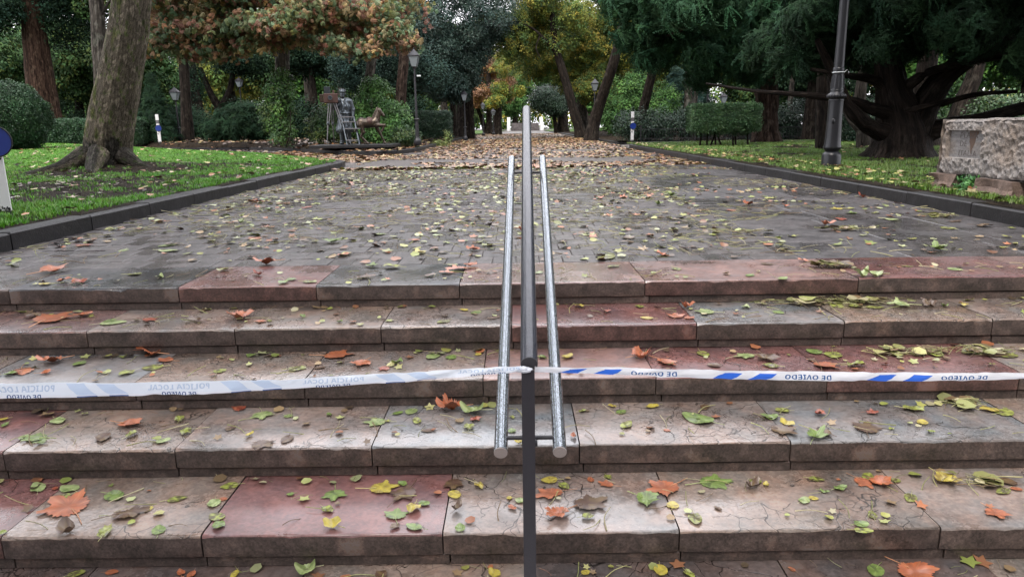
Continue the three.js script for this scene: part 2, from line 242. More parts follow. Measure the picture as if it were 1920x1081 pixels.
{
  const rows = [
    ['-4.45 -3.62 -2.84 -1.89 -1.12 -0.32 0.71 1.89 2.95 3.8 4.65', 'beige brown slate red slate pink pink red pink beige'],
    ['-4.45 -3 -2.18 -1.43 -0.69 -0.03 0.9 1.64 2.38 3.2 4.65', 'beige pink beige tan beige red grey tan beige pink'],
    ['-4.45 -3.3 -2.5 -1.74 -0.97 -0.16 0.62 1.39 2.25 3.1 4.65', 'tan beige grey tan beige pink red red beige tan'],
    ['-4.45 -3.4 -2.75 -2.07 -1.38 -0.59 0.24 1.08 2.1 3 4.65', 'beige grey red tan beige grey beige grey tan beige'],
    ['-4.45 -3.3 -2.6 -1.81 -1.11 -0.27 0.55 1.45 2.2 3.1 4.65', 'grey tan red tan red beige tan beige pink grey'],
    ['-4.45 -3.2 -2.3 -1.5 -0.75 0.05 0.9 1.6 2.5 3.4 4.65', 'brown tan brown brown tan brown brown tan brown beige'],
    ['-4.45 -3.5 -2.6 -1.7 -0.95 -0.1 0.7 1.5 2.3 3.3 4.65', 'tan beige brown tan pink beige tan grey beige tan'],
  ];
  rows.forEach(([xs, cs], k) => {
    const X = xs.split(' ').map(Number), col = cs.split(' '), zF = Z0 + RUN * k, zB = k ? Z0 + RUN * (k - 1) - 0.05 : Z0 - 0.585, top = -RISE * k;
    for (let i = 0; i < X.length - 1; i++) {
      const red = col[i] === 'red' || col[i] === 'pink';
      part('tread_slab', slabGeo(X[i], X[i + 1], zF, zB, top + 0.0025 * noise3(i * 3.7, k * 2.1, 1), THICK, i * 13 + k * 71 + 3), [M[col[i]], red && (i + k) % 3 === 0 ? M.faceStoneRed : M.crust], stairs);
      const a = X[i] + (i ? 0.018 * noise3(i, k, 5) + 0.012 : 0), b = X[i + 1] + (i < X.length - 2 ? 0.018 * noise3(i + 1, k, 5) + 0.012 : 0);
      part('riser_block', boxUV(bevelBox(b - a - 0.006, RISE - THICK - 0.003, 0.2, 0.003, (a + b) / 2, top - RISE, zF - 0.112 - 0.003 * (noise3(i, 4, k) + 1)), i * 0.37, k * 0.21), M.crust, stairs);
    }
  });
  const core = []; for (let k = 0; k < 7; k++) core.push(box(9.06, 1, RUN, 0.1, -RISE * k - THICK - 0.502, Z0 + RUN * k - 0.06 - RUN / 2));
  part('foundation', boxUV(merge(core)), M.joint, stairs);
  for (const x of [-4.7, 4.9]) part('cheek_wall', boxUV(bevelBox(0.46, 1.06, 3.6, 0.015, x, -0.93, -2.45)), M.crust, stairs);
}
single('street_pavement', boxUV(new THREE.PlaneGeometry(120, 60).rotateX(-Math.PI / 2).translate(0, -0.91, 28.88)), M.settB, 'grey pavement at the foot of the steps', null, null, 'structure');

// ------------------------------------------------------------------ plaza paving, 300 nearest setts one by one
const plaza = thing('plaza_paving'); tag(plaza, 'wet dark paved forecourt above the steps', null, null, 'structure');
{
  part('bedding', boxUV(new THREE.PlaneGeometry(8.6, 11).rotateX(-Math.PI / 2).translate(0.13, -0.009, -9.93)), M.joint, plaza);
  const mats = [M.sett, M.settB, M.settC]; seed(5);
  const vs = mats.map(() => []), variants = [0, 1, 2, 3].map((k) => { const g = bevelBox(0.1485, 0.05, 0.2295, 0.003); return boxUV(g, k * 0.33, k * 0.71); });
  let n = 0;
  const zS = Z0 - 0.585 - 0.006;
  for (let r = 0; r < 44; r++) {
    const z = zS - 0.115 - r * 0.232, off = (r % 2) * 0.075;
    for (let x = -3.78 + off; x < 1.8; x += 0.151) {
      const y = -0.05 + rr(-0.003, 0.0015), mi = Math.floor(rnd() * 3), tilt = rr(-0.012, 0.012);
      if (n < 300) { const m = part('sett', variants[n % 4], mats[mi], plaza); m.position.set(x + 0.075, y, z); m.rotation.set(tilt, rr(-0.02, 0.02), tilt * 0.7); n++; } else {
        const g = new THREE.BoxGeometry(0.1485, 0.03, 0.2295); g.rotateX(tilt).translate(x + 0.075, y + 0.035, z); vs[mi].push(g);
      }
    }
  }
  vs.forEach((l, i) => tag(part('distant_setts', boxUV(merge(l)), mats[i], plaza), null, null, null, 'stuff'));
  for (let r = 0, z = zS; z > -14.6; r++) {   // larger dark slabs along the right-hand kerb
    const d = 0.62; for (let x = 1.83 - (r % 2) * 0; x < 4.0;) { const w = Math.min(rr(0.62, 0.95), 4.04 - x); part('paving_slab', boxUV(bevelBox(w - 0.006, 0.05, d - 0.006, 0.004, x + w / 2, -0.05 + rr(-0.002, 0.001), z - d / 2), r * 0.43, x), pick([M.slabDark, M.slabDark, M.settC]), plaza); x += w; if (4.04 - x < 0.2) break; }
    z -= d;
  }
}
single('promenade', boxUV(new THREE.PlaneGeometry(500, 240).rotateX(-Math.PI / 2).translate(0, -0.004, -134.86)), M.path, 'long straight park path strewn with leaves', null, null, 'structure');

// ------------------------------------------------------------------ lawns and kerbs
const hl = (z) => 0.125 + 0.012 * Math.max(0, -z - 15);
const clamp01 = (t) => Math.max(0, Math.min(1, t));
const lerpPath = (P, z) => { for (let i = 0; i < P.length - 1; i++) if (z <= P[i][1] && z >= P[i + 1][1]) { const t = (P[i][1] - z) / (P[i][1] - P[i + 1][1] || 1); return P[i][0] + (P[i + 1][0] - P[i][0]) * t; } return P[P.length - 1][0]; };
const leftEdge = [[-3.78, -4.2], [-3.78, -15.6], [-3.86, -16.3], [-4.15, -16.95], [-4.7, -17.6], [-7.7, -22], [-10.6, -25], [-14.8, -29.6], [-20, -34], [-45, -52]];
const isleFar = [[-3.5, -62], [-3.4, -27], [-3.45, -24.6], [-3.8, -23.2], [-4.35, -22.6], [-5.1, -22.8], [-8.2, -27], [-11, -29.8], [-15.2, -31.2], [-20.5, -35.4], [-40, -60]];
const leftY = (x, z) => { const e = lerpPath(leftEdge, z) - x; let y = 0.125 + (hl(z) - 0.125) * sm(clamp01(e / 3)); y += 0.16 * Math.exp(-((x + 7.75) ** 2 + (z + 13.9) ** 2) / 2.2) + 0.03 * noise3(x * 0.7, 1, z * 0.7) * clamp01(e); return y; };
const bedEdge = [[-4.4, -22.6], [-5.2, -22.9], [-8.2, -27], [-11, -29.8], [-15.2, -31.2], [-20.5, -35.4], [-60, -62]];
const isleY = (x, z) => 0.12 + (hl(z) - 0.12) * sm(clamp01((-3.5 - x) / 2)) * sm(clamp01((-22.6 - z) / 2)) * sm(clamp01((x - lerpPath(bedEdge, z)) / 0.8)) + 0.01 * noise3(x, 2, z);
const rightY = (x, z) => 0.125 + 0.02 * noise3(x * 0.6, 3, z * 0.6) * clamp01((x - 4.2) * 2);
function field(name, z0, z1, dz, nx, xa, xb, yf, mat, label) {
  const pos = [], uv = [], idx = [], nz = Math.ceil(Math.abs(z1 - z0) / dz);
  for (let j = 0; j <= nz; j++) { const z = z0 + ((z1 - z0) * j) / nz, a = xa(z), b = xb(z); for (let i = 0; i <= nx; i++) { const t = i / nx, x = a + (b - a) * t * t; pos.push(x, yf(x, z), z); uv.push(x, z); } }
  for (let j = 0; j < nz; j++) for (let i = 0; i < nx; i++) { const a = j * (nx + 1) + i, b = a + nx + 1; idx.push(a, b, a + 1, b, b + 1, a + 1); }
  const g = new THREE.BufferGeometry(); g.setAttribute('position', new THREE.Float32BufferAttribute(pos, 3)); g.setAttribute('uv', new THREE.Float32BufferAttribute(uv, 2)); g.setIndex(idx); g.computeVertexNormals();
  if (g.attributes.normal.getY(nx + 3) < 0) { const ix = g.index.array; for (let i = 0; i < ix.length; i += 3) { const t = ix[i]; ix[i] = ix[i + 1]; ix[i + 1] = t; } g.computeVertexNormals(); }
  return single(name, g, mat, label, null, null, 'structure');
}
field('lawn', -4.2, -50, 0.4, 60, (z) => lerpPath(leftEdge, z) - 0.1, () => -60, leftY, M.lawnSoil, 'rising lawn left of the plaza under the plane tree');
field('soil_bed', -22.72, -62, 0.5, 40, (z) => (z > -27 ? lerpPath([[-4.3, -22.6], [-3.8, -23.2], [-3.5, -24.6], [-3.5, -62]], z) - 0.1 : -3.6), (z) => lerpPath(bedEdge, z), isleY, M.soil, 'leafy soil bed round the bronze group');
field('lawn', -4.2, -27.6, 0.4, 50, (z) => 4.1 + (z < -25.6 ? (1 - Math.sqrt(Math.max(0, 1 - ((-25.6 - z) / 2.05) ** 2))) * 2 : 0), () => 60, rightY, M.lawnSoil, 'shaded lawn right of the plaza below the yew');
field('soil_bed', -30.4, -90, 1, 30, () => 4.35, () => 70, (x, z) => 0.1 + 0.05 * noise3(x * 0.3, 3, z * 0.3), M.soil, 'dark soil bed behind the low fence');
field('lawn', -66, -116, 2, 20, (z) => -3.7 + ((-66 - z) / 50) * 2.4, () => -40, (x) => 0.08 + 0.03 * Math.max(0, -x - 3), M.turf, 'distant bright lawn left of the long path');
field('lawn', -80, -116, 2, 20, () => 4.4, () => 40, (x) => 0.08 + 0.03 * Math.max(0, x - 6), M.turf, 'distant bright lawn right of the long path');

const kerbOf = (name, label) => tag(thing(name), label, null, null, 'structure');
function kerb(K, path, side, long, y0 = 0, h = 0.125, w = 0.22) {   // stones along a line; the face is on the line
  const pts = path.map(([x, z]) => V(x, 0, z)); let i = 0, at = pts[0].clone(), q = 0;
  while (i < pts.length - 1) {
    const d = pts[i + 1].clone().sub(pts[i]), L = d.length(), n = Math.max(1, Math.round(L / long)), l = L / n; d.normalize();
    for (let k = 0; k < n; k++) {
      const c = pts[i].clone().addScaledVector(d, (k + 0.5) * l), nrm = V(-d.z, 0, d.x).multiplyScalar(side);
      const g = boxUV(bevelBox(l - 0.012, h + 0.1 + 0.006 * noise3(c.x, 3, c.z), w, 0.012), q * 0.7, q * 0.3); q++;
      const m = part('kerb_stone', g, M.kerb, K); m.position.set(c.x + nrm.x * w / 2, y0 - 0.1, c.z + nrm.z * w / 2); m.rotation.y = Math.atan2(-d.z, d.x) + 0.006 * noise3(c.x * 3, 1, c.z * 3);
    }
    i++;
  }
  void at;
}
const kL = kerbOf('kerb', 'dark wet kerb along the left lawn'); kerb(kL, leftEdge.slice(0, 9), -1, 1.05);
const kR = kerbOf('kerb', 'dark wet kerb along the right lawn'); kerb(kR, [[4.04, -4.2], [4.04, -25.4], [4.14, -26.3], [4.5, -27.1], [5.2, -27.65], [6.2, -27.9], [16, -29.5]], 1, 1.05);
const kI = kerbOf('kerb', 'low dark kerb round the bed of the bronze group'); kerb(kI, isleFar.slice(0, 10), 1, 0.9, 0, 0.13);
const kF = kerbOf('kerb', 'distant kerb along the right of the long path'); kerb(kF, [[7.5, -30.1], [4.9, -30.2], [4.4, -30.7], [4.3, -31.6], [4.3, -92]], 1, 2.2, 0, 0.1);

// ------------------------------------------------------------------ handrail and tape
{
  const H = thing('handrail', 'dark painted handrail with two steel side tubes rising up the middle of the steps', 'handrail', [0.025, -RISE * 6, -1.75]);
  const at = (p) => [p[0] - 0.025, p[1] + RISE * 6, p[2] + 1.75];
  const tube = (a, b, r, seg = 20) => { const g = rod(at(a), at(b), r, r, seg); const A = V(...at(a)), d = V(...at(b)).sub(A), L = d.length(); d.normalize(); const p = g.attributes.position, uv = g.attributes.uv; for (let i = 0; i < p.count; i++) { const q = V().fromBufferAttribute(p, i).sub(A); uv.setXY(i, uv.getX(i) * Math.PI * 2 * r, q.dot(d)); } void L; return g; };
  const tl = [0.028, 0.252, -1.735], tu = [0.062, 0.93, -3.9], dir = V(tu[0] - tl[0], tu[1] - tl[1], tu[2] - tl[2]).normalize();
  part('top_rail', tube(tl, tu, 0.0225, 28), M.paintTube, H);
  part('rail_end_cap', rod(at([tl[0] - dir.x * 0.003, tl[1] - dir.y * 0.003, tl[2] - dir.z * 0.003]), at(tl), 0.0222, 0.0224, 24), M.postPaint, H);
  part('rail_tip', new THREE.SphereGeometry(0.0225, 20, 12).scale(1, 1, 0.8).translate(...at(tu)), M.paintTube, H);
  for (const s of [-1, 1]) {
    const a = [s < 0 ? -0.05 : 0.108, 0.0, -1.75], b = [s < 0 ? -0.021 : 0.146, 0.675, -3.9], d = V(b[0] - a[0], b[1] - a[1], b[2] - a[2]).normalize();
    const rail = part('side_rail', tube(a, b, 0.0185, 24), M.steel, H);
    part('tube_end', rod(at([a[0] - d.x * 0.004, a[1] - d.y * 0.004, a[2] - d.z * 0.004]), at(a), 0.0182, 0.0184, 24), M.steelEnd, rail);
  }
  part('post', boxUV(bevelBox(0.034, RISE * 6 + 0.238, 0.034, 0.003, 0, 0, 0)), M.postPaint, H);
  part('post', boxUV(bevelBox(0.034, 0.86, 0.034, 0.003, 0.033, RISE * 6, -2.05)), M.postPaint, H);
  for (const [y, z, x] of [[0.018, -1.8, 0.028], [0.61, -3.72, 0.06]]) { part('bracket', rod(at([x - 0.078, y, z]), at([x + 0.082, y, z]), 0.006, 0.006, 10), M.postPaint, H); for (const s of [-1, 1]) part('bracket_collar', rod(at([x + s * 0.012, y, z + 0.035 * (z > -2 ? 1 : 0)]), at([x + s * 0.021, y, z + 0.035 * (z > -2 ? 1 : 0)]), 0.011, 0.009, 12), M.postPaint, H); }
  part('foot_plate', boxUV(bevelBox(0.1, 0.008, 0.1, 0.002, 0, 0, 0)), M.postPaint, H);
}
function canvasTex(w, h, draw, u) { const c = document.createElement('canvas'); c.width = w; c.height = h; draw(c.getContext('2d'), w, h); const t = new THREE.CanvasTexture(c); t.colorSpace = THREE.SRGBColorSpace; t.wrapS = THREE.RepeatWrapping; t.repeat.set(u, 1); t.magFilter = THREE.LinearFilter; return t; }
{
  const right = canvasTex(1200, 80, (g, w, h) => {
    g.fillStyle = '#eef1f8'; g.fillRect(0, 0, w, h);
    g.save(); g.translate(214, 47); g.rotate(Math.PI); g.fillStyle = '#2c5f9e'; g.font = 'bold 66px sans-serif'; g.textAlign = 'center'; g.textBaseline = 'middle'; g.scale(1.05, 0.9); g.fillText('DE OVIEDO', 0, 0); g.restore();
    g.fillStyle = '#2a6fe6'; for (const x of [672, 944]) { g.beginPath(); g.moveTo(x + 90, 20); g.lineTo(x + 300 - 74, 20); g.lineTo(x + 150, 80); g.lineTo(x, 80); g.closePath(); g.fill(); }
  }, 1 / 0.402);
  const left = canvasTex(1200, 120, (g, w, h) => {
    g.fillStyle = '#eaf3ff'; g.fillRect(0, 0, w, h);
    g.save(); g.translate(286, 46); g.scale(-1, 1); g.fillStyle = '#bccfe9'; g.font = 'bold 66px sans-serif'; g.textAlign = 'center'; g.textBaseline = 'middle'; g.fillText('POLICIA LOCAL', 0, 0); g.restore();
    g.fillStyle = '#cbddf6'; for (const x of [610, 850]) { g.beginPath(); g.moveTo(x, 8); g.lineTo(x + 140, 8); g.lineTo(x + 235, 100); g.lineTo(x + 95, 100); g.closePath(); g.fill(); }
    g.fillStyle = '#e9eef8'; g.fillRect(0, 100, w, 20);
    g.fillStyle = '#4468a8'; for (const x of [690, 930]) g.fillRect(x, 110, 150, 10);
    g.save(); g.translate(280, 126); g.rotate(Math.PI); g.fillStyle = '#35598f'; g.font = 'bold 52px sans-serif'; g.textAlign = 'center'; g.fillText('DE OVIEDO', 0, 34); g.restore();
  }, 1 / 0.402);
  const film = (map) => phy({ map, color: C(1, 1, 1), roughness: 0.95, transmission: 0.42, thickness: 0, clearcoat: 0.3, clearcoatRoughness: 0.25 });
  const Tp = thing('police_tape', 'white and blue printed barrier tape stretched across the steps at the handrail post', 'barrier tape', [0.025, 0.235, -1.75]);
  const span = (rows, map, u0) => {   // rows: x, y top, y bottom, z
    const pos = [], uv = [], idx = [], nn = 26; let q = 0;
    const xs = []; for (let i = 0; i < rows.length - 1; i++) for (let k = 0; k < nn; k++) { const t = k / nn; xs.push(rows[i].map((v, j) => v + (rows[i + 1][j] - v) * sm(t) * 0.35 + (rows[i + 1][j] - v) * t * 0.65)); } xs.push(rows[rows.length - 1]);
    for (const [x, a, b, z] of xs) { for (let k = 0; k < 4; k++) { const t = k / 3; const cr = 0.0035 * noise3(x * 38, t * 3, 2) + 0.004 * noise3(x * 13 + t * 2, 3, 1); pos.push(x - 0.025, a + (b - a) * t - 0.235 + 0.0012 * noise3(x * 21, t > 0.5 ? 4 : 9, 1), z + 1.75 + 0.004 * Math.sin(t * 3.1) + 0.003 * noise3(x * 6, t * 2, 1) + cr); uv.push(x - u0, 1 - t); } }
    for (let i = 0; i < xs.length - 1; i++) for (let k = 0; k < 3; k++) { const a = i * 4 + k; idx.push(a, a + 1, a + 4, a + 4, a + 1, a + 5); }
    void q; const g = new THREE.BufferGeometry(); g.setAttribute('position', new THREE.Float32BufferAttribute(pos, 3)); g.setAttribute('uv', new THREE.Float32BufferAttribute(uv, 2)); g.setIndex(idx); g.computeVertexNormals(); return part('tape_span', g, film(map), Tp);
  };
  span([[-4.6, 0.26, 0.222, -1.72], [-2.4, 0.228, 0.188, -1.725], [-1.35, 0.22, 0.18, -1.73], [-1.02, 0.217, 0.18, -1.73], [-0.85, 0.218, 0.183, -1.73], [-0.68, 0.22, 0.19, -1.73], [-0.52, 0.224, 0.198, -1.73], [-0.38, 0.23, 0.205, -1.73], [-0.24, 0.237, 0.214, -1.73], [-0.1, 0.244, 0.227, -1.728], [0.008, 0.249, 0.236, -1.728]], left, -0.975);
  span([[0.042, 0.247, 0.232, -1.73], [0.18, 0.241, 0.222, -1.74], [0.32, 0.233, 0.211, -1.745], [0.46, 0.227, 0.203, -1.75], [0.65, 0.219, 0.194, -1.75], [0.88, 0.212, 0.189, -1.75], [1.15, 0.207, 0.187, -1.75], [1.32, 0.207, 0.188, -1.75], [2.4, 0.22, 0.2, -1.75], [4.8, 0.29, 0.26, -1.75]], right, 0.27 + 0.01);
  { const g = new THREE.IcosahedronGeometry(1, 4), p = g.attributes.position; for (let i = 0; i < p.count; i++) { const n = 1 + 0.35 * noise3(p.getX(i) * 3, p.getY(i) * 3, p.getZ(i) * 3); p.setXYZ(i, p.getX(i) * 0.02 * n - 0.012, p.getY(i) * 0.008 * n + 0.004, p.getZ(i) * 0.006 * n + 0.021); } g.computeVertexNormals(); part('tape_knot', g, phy({ color: C(0.7, 0.74, 0.82), roughness: 0.4 }), Tp); }
  part('tape_loop', boxUV(merge([box(0.038, 0.012, 0.0012, 0, 0.004, -0.0185), box(0.0012, 0.014, 0.036, -0.0185, 0.006, 0), box(0.0012, 0.014, 0.036, 0.0185, 0.005, 0)])), phy({ color: C(0.75, 0.77, 0.82), roughness: 0.35 }), Tp);
}

// ------------------------------------------------------------------ lamps
function parkLamp(x, y, z, h, label, s = 1) {
  const L = thing('park_lamp', label, 'street lamp', [x, y, z], 0.3 * noise3(x, 1, z), 'lantern lamps of the park'); const m = M.ironFar, k = h - 0.62 * s;
  part('base', lathe([[0.0, 0], [0.14, 0], [0.14, 0.16], [0.11, 0.2], [0.075, 0.26], [0.07, 0.32]].map(([r, v]) => [r * s, v * s]), 14), m, L);
  part('column', lathe([[0.068 * s, 0.3 * s], [0.062 * s, k * 0.3], [0.045 * s, k * 0.34], [0.03 * s, k - 0.02]], 12), m, L);
  part('collar', lathe([[0.05, 0], [0.1, 0.02], [0.1, 0.05], [0.05, 0.07]].map(([r, v]) => [r * s, v * s + k * 0.33]), 12), m, L);
  part('lantern_foot', lathe([[0.02, -0.03], [0.05, 0], [0.085, 0.06]].map(([r, v]) => [r * s, v * s + k]), 8), M.ironFar, L);
  const a = 0.088 * s, b = 0.175 * s, y0 = k + 0.06 * s, y1 = k + 0.4 * s;
  for (let i = 0; i < 4; i++) {
    const g = new THREE.BufferGeometry(); g.setAttribute('position', new THREE.Float32BufferAttribute([-a + 0.01, y0, a, a - 0.01, y0, a, b - 0.01, y1, b, -b + 0.01, y1, b], 3)); g.setAttribute('uv', new THREE.Float32BufferAttribute([0, 0, 1, 0, 1, 1, 0, 1], 2)); g.setIndex([0, 1, 2, 0, 2, 3]); g.computeVertexNormals(); g.rotateY((i * Math.PI) / 2);
    part('pane', g, M.pane, L);
    const e = rod([a, y0, a], [b, y1, b], 0.01 * s, 0.01 * s, 5); e.rotateY((i * Math.PI) / 2); part('lantern_bar', e, m, L);
  }
  part('lantern_roof', merge([new THREE.CylinderGeometry(0.28 * s, 0.28 * s, 0.025 * s, 4).rotateY(Math.PI / 4).translate(0, y1 + 0.012 * s, 0), new THREE.CylinderGeometry(0.09 * s, 0.27 * s, 0.15 * s, 4).rotateY(Math.PI / 4).translate(0, y1 + 0.1 * s, 0), new THREE.CylinderGeometry(0.02 * s, 0.08 * s, 0.07 * s, 6).translate(0, y1 + 0.2 * s, 0), new THREE.SphereGeometry(0.022 * s, 8, 6).translate(0, y1 + 0.26 * s, 0)]), m, L);
  return L;
}
{
  const l = parkLamp(-3.44, 0.21, -25.5, 3.22, 'lantern lamp beside the bronze horse, with a small pale plate on its column');
  part('plate', bevelBox(0.13, 0.05, 0.02, 0.003, 0.14, 2.33, 0), M.milk, l);
  parkLamp(-15.75, 0.33, -34, 2.45, 'short lantern lamp beside the white post behind the mossy tree');
  parkLamp(-17.2, 0.5, -46, 3.5, 'lantern lamp rising behind the dark rounded yew bush');
  parkLamp(4.14, 0.1, -38, 3.0, 'lantern lamp between the two leaning trunks right of the path');
  parkLamp(-2.95, 0.02, -43, 2.85, 'lantern lamp against the thick dark oak trunk');
  parkLamp(-2.7, 0.02, -62, 2.75, 'lantern lamp in front of the distant orange tree');
  parkLamp(-1.95, 0.02, -66, 2.3, 'low lantern lamp beside the trunk nearest the far stairs');
  parkLamp(11.95, 0.12, -42, 2.35, 'lantern lamp showing just above the clipped hedge on stems');
  parkLamp(8.93, 0.12, -34, 4.6, 'tall dark lamp column behind the clipped hedge, its lantern up in the leaves');
}
{
  const L = thing('cast_iron_lamp', 'big dark cast-iron lamp column with fluted collar standing on the right-hand lawn', 'street lamp', [5.12, 0.1, -11.7]);
  part('plinth', lathe([[0, 0], [0.155, 0], [0.15, 0.05], [0.148, 0.2], [0.13, 0.24], [0.1, 0.262]], 28), M.iron, L);
  part('lower_shaft', lathe([[0.1, 0.262], [0.108, 0.275], [0.135, 0.31], [0.14, 0.335], [0.128, 0.37], [0.12, 0.5], [0.112, 0.8], [0.112, 1.04], [0.118, 1.05], [0.118, 1.075], [0.11, 1.08]], 28), M.iron, L);
  const cr = part('crown_ring', lathe([[0.11, 1.08], [0.13, 1.1], [0.142, 1.13], [0.13, 1.16], [0.105, 1.175], [0.1, 1.2], [0.106, 1.21], [0.1, 1.225]], 28), M.iron, L);
  const beads = []; for (let i = 0; i < 22; i++) { const a = (i / 22) * Math.PI * 2; beads.push(new THREE.SphereGeometry(0.016, 8, 6).scale(0.8, 1.7, 0.8).translate(Math.cos(a) * 0.137, 1.125, Math.sin(a) * 0.137)); } part('gadroons', merge(beads), M.iron, cr);
  const col = part('fluted_collar', lathe([[0.1, 1.225], [0.094, 1.28], [0.086, 1.42], [0.082, 1.46], [0.088, 1.47], [0.09, 1.5], [0.084, 1.51], [0.088, 1.54], [0.078, 1.56]], 24), M.iron, L);
  const fl = []; for (let i = 0; i < 14; i++) { const a = (i / 14) * Math.PI * 2; fl.push(rod([Math.cos(a) * 0.096, 1.25, Math.sin(a) * 0.096], [Math.cos(a) * 0.084, 1.44, Math.sin(a) * 0.084], 0.009, 0.006, 6)); } part('flutes', merge(fl), M.iron, col);
  part('upper_shaft', lathe([[0.078, 1.56], [0.074, 1.9], [0.066, 3.2], [0.055, 4.1]], 22), M.iron, L);
  part('emblem', new THREE.SphereGeometry(0.03, 10, 8).scale(1, 1.5, 0.5).translate(-0.06, 0.74, 0.1), M.iron, L);
  part('strap', merge([new THREE.TorusGeometry(0.088, 0.007, 6, 24).rotateX(Math.PI / 2).translate(0, 1.488, 0), rod([0.07, 1.49, 0.06], [0.1, 1.525, 0.075], 0.006, 0.003, 6)]), M.milk, L);
  const lan = part('lantern', merge([lathe([[0.1, 4.1], [0.3, 4.75], [0.34, 4.8], [0.1, 5], [0.02, 5.1]], 6)]), M.iron, L); void lan;
}

// ------------------------------------------------------------------ white posts with a blue disc
function whitePost(x, y, z, turn, label) {
  const P = thing('white_post', label, 'post', [x, y, z], turn, 'white park posts');
  part('board', boxUV(bevelBox(0.125, 1.2, 0.05, 0.006, 0, 0.06, 0)), M.whitePaint, P);
  part('foot', boxUV(bevelBox(0.112, 0.1, 0.046, 0.004, 0, -0.03, 0)), M.blackPaint, P);
  const disc = part('disc', new THREE.CylinderGeometry(0.135, 0.135, 0.02, 28).rotateX(Math.PI / 2).translate(0.02, 0.67, 0.037), M.bluePaint, P);
  part('disc_rim', new THREE.TorusGeometry(0.135, 0.006, 6, 28).translate(0.02, 0.67, 0.047), M.blackPaint, disc);
  const paw = (px, py, s) => { const g = [new THREE.CircleGeometry(0.018 * s, 12).scale(1, 1.15, 1)]; for (let i = 0; i < 4; i++) { const a = -0.9 + i * 0.6; g.push(new THREE.CircleGeometry(0.0085 * s, 8).scale(0.8, 1.3, 1).translate(Math.sin(a) * 0.033 * s, Math.cos(a) * 0.033 * s, 0)); } return merge(g).translate(px, py, 0.0275); };
  part('paw_print', paw(0.02, 0.5, 1), M.blackPaint, P); part('paw_print', paw(0.0, 0.41, 1).rotateZ(0.05), M.blackPaint, P);
  const scuff = []; RS = 99; for (let i = 0; i < 34; i++) scuff.push(new THREE.CircleGeometry(rr(0.002, 0.006), 5).scale(rr(0.5, 2), rr(0.6, 3), 1).translate(rr(-0.055, 0.055), 0.07 + rr(0, 0.05) * rr(0.2, 1), 0.0273));
  part('scuff_marks', merge(scuff), M.blackPaint, P);
  part('grey_band', boxUV(bevelBox(0.127, 0.16, 0.052, 0.004, 0, 0.86, 0)), M.bronzePale, P);
}
whitePost(-4.585, 0.11, -6.32, 0.5, 'white board post with paw prints and blue disc beside the near left kerb');
whitePost(-15.78, isleY(-15.78, -32.1), -32.1, 0.05, 'distant white post in front of the dark yew cone left of the statue');
whitePost(5.0, 0.08, -31, 0.0, 'distant white post with a blue disc before the leaning trunk right of the path');

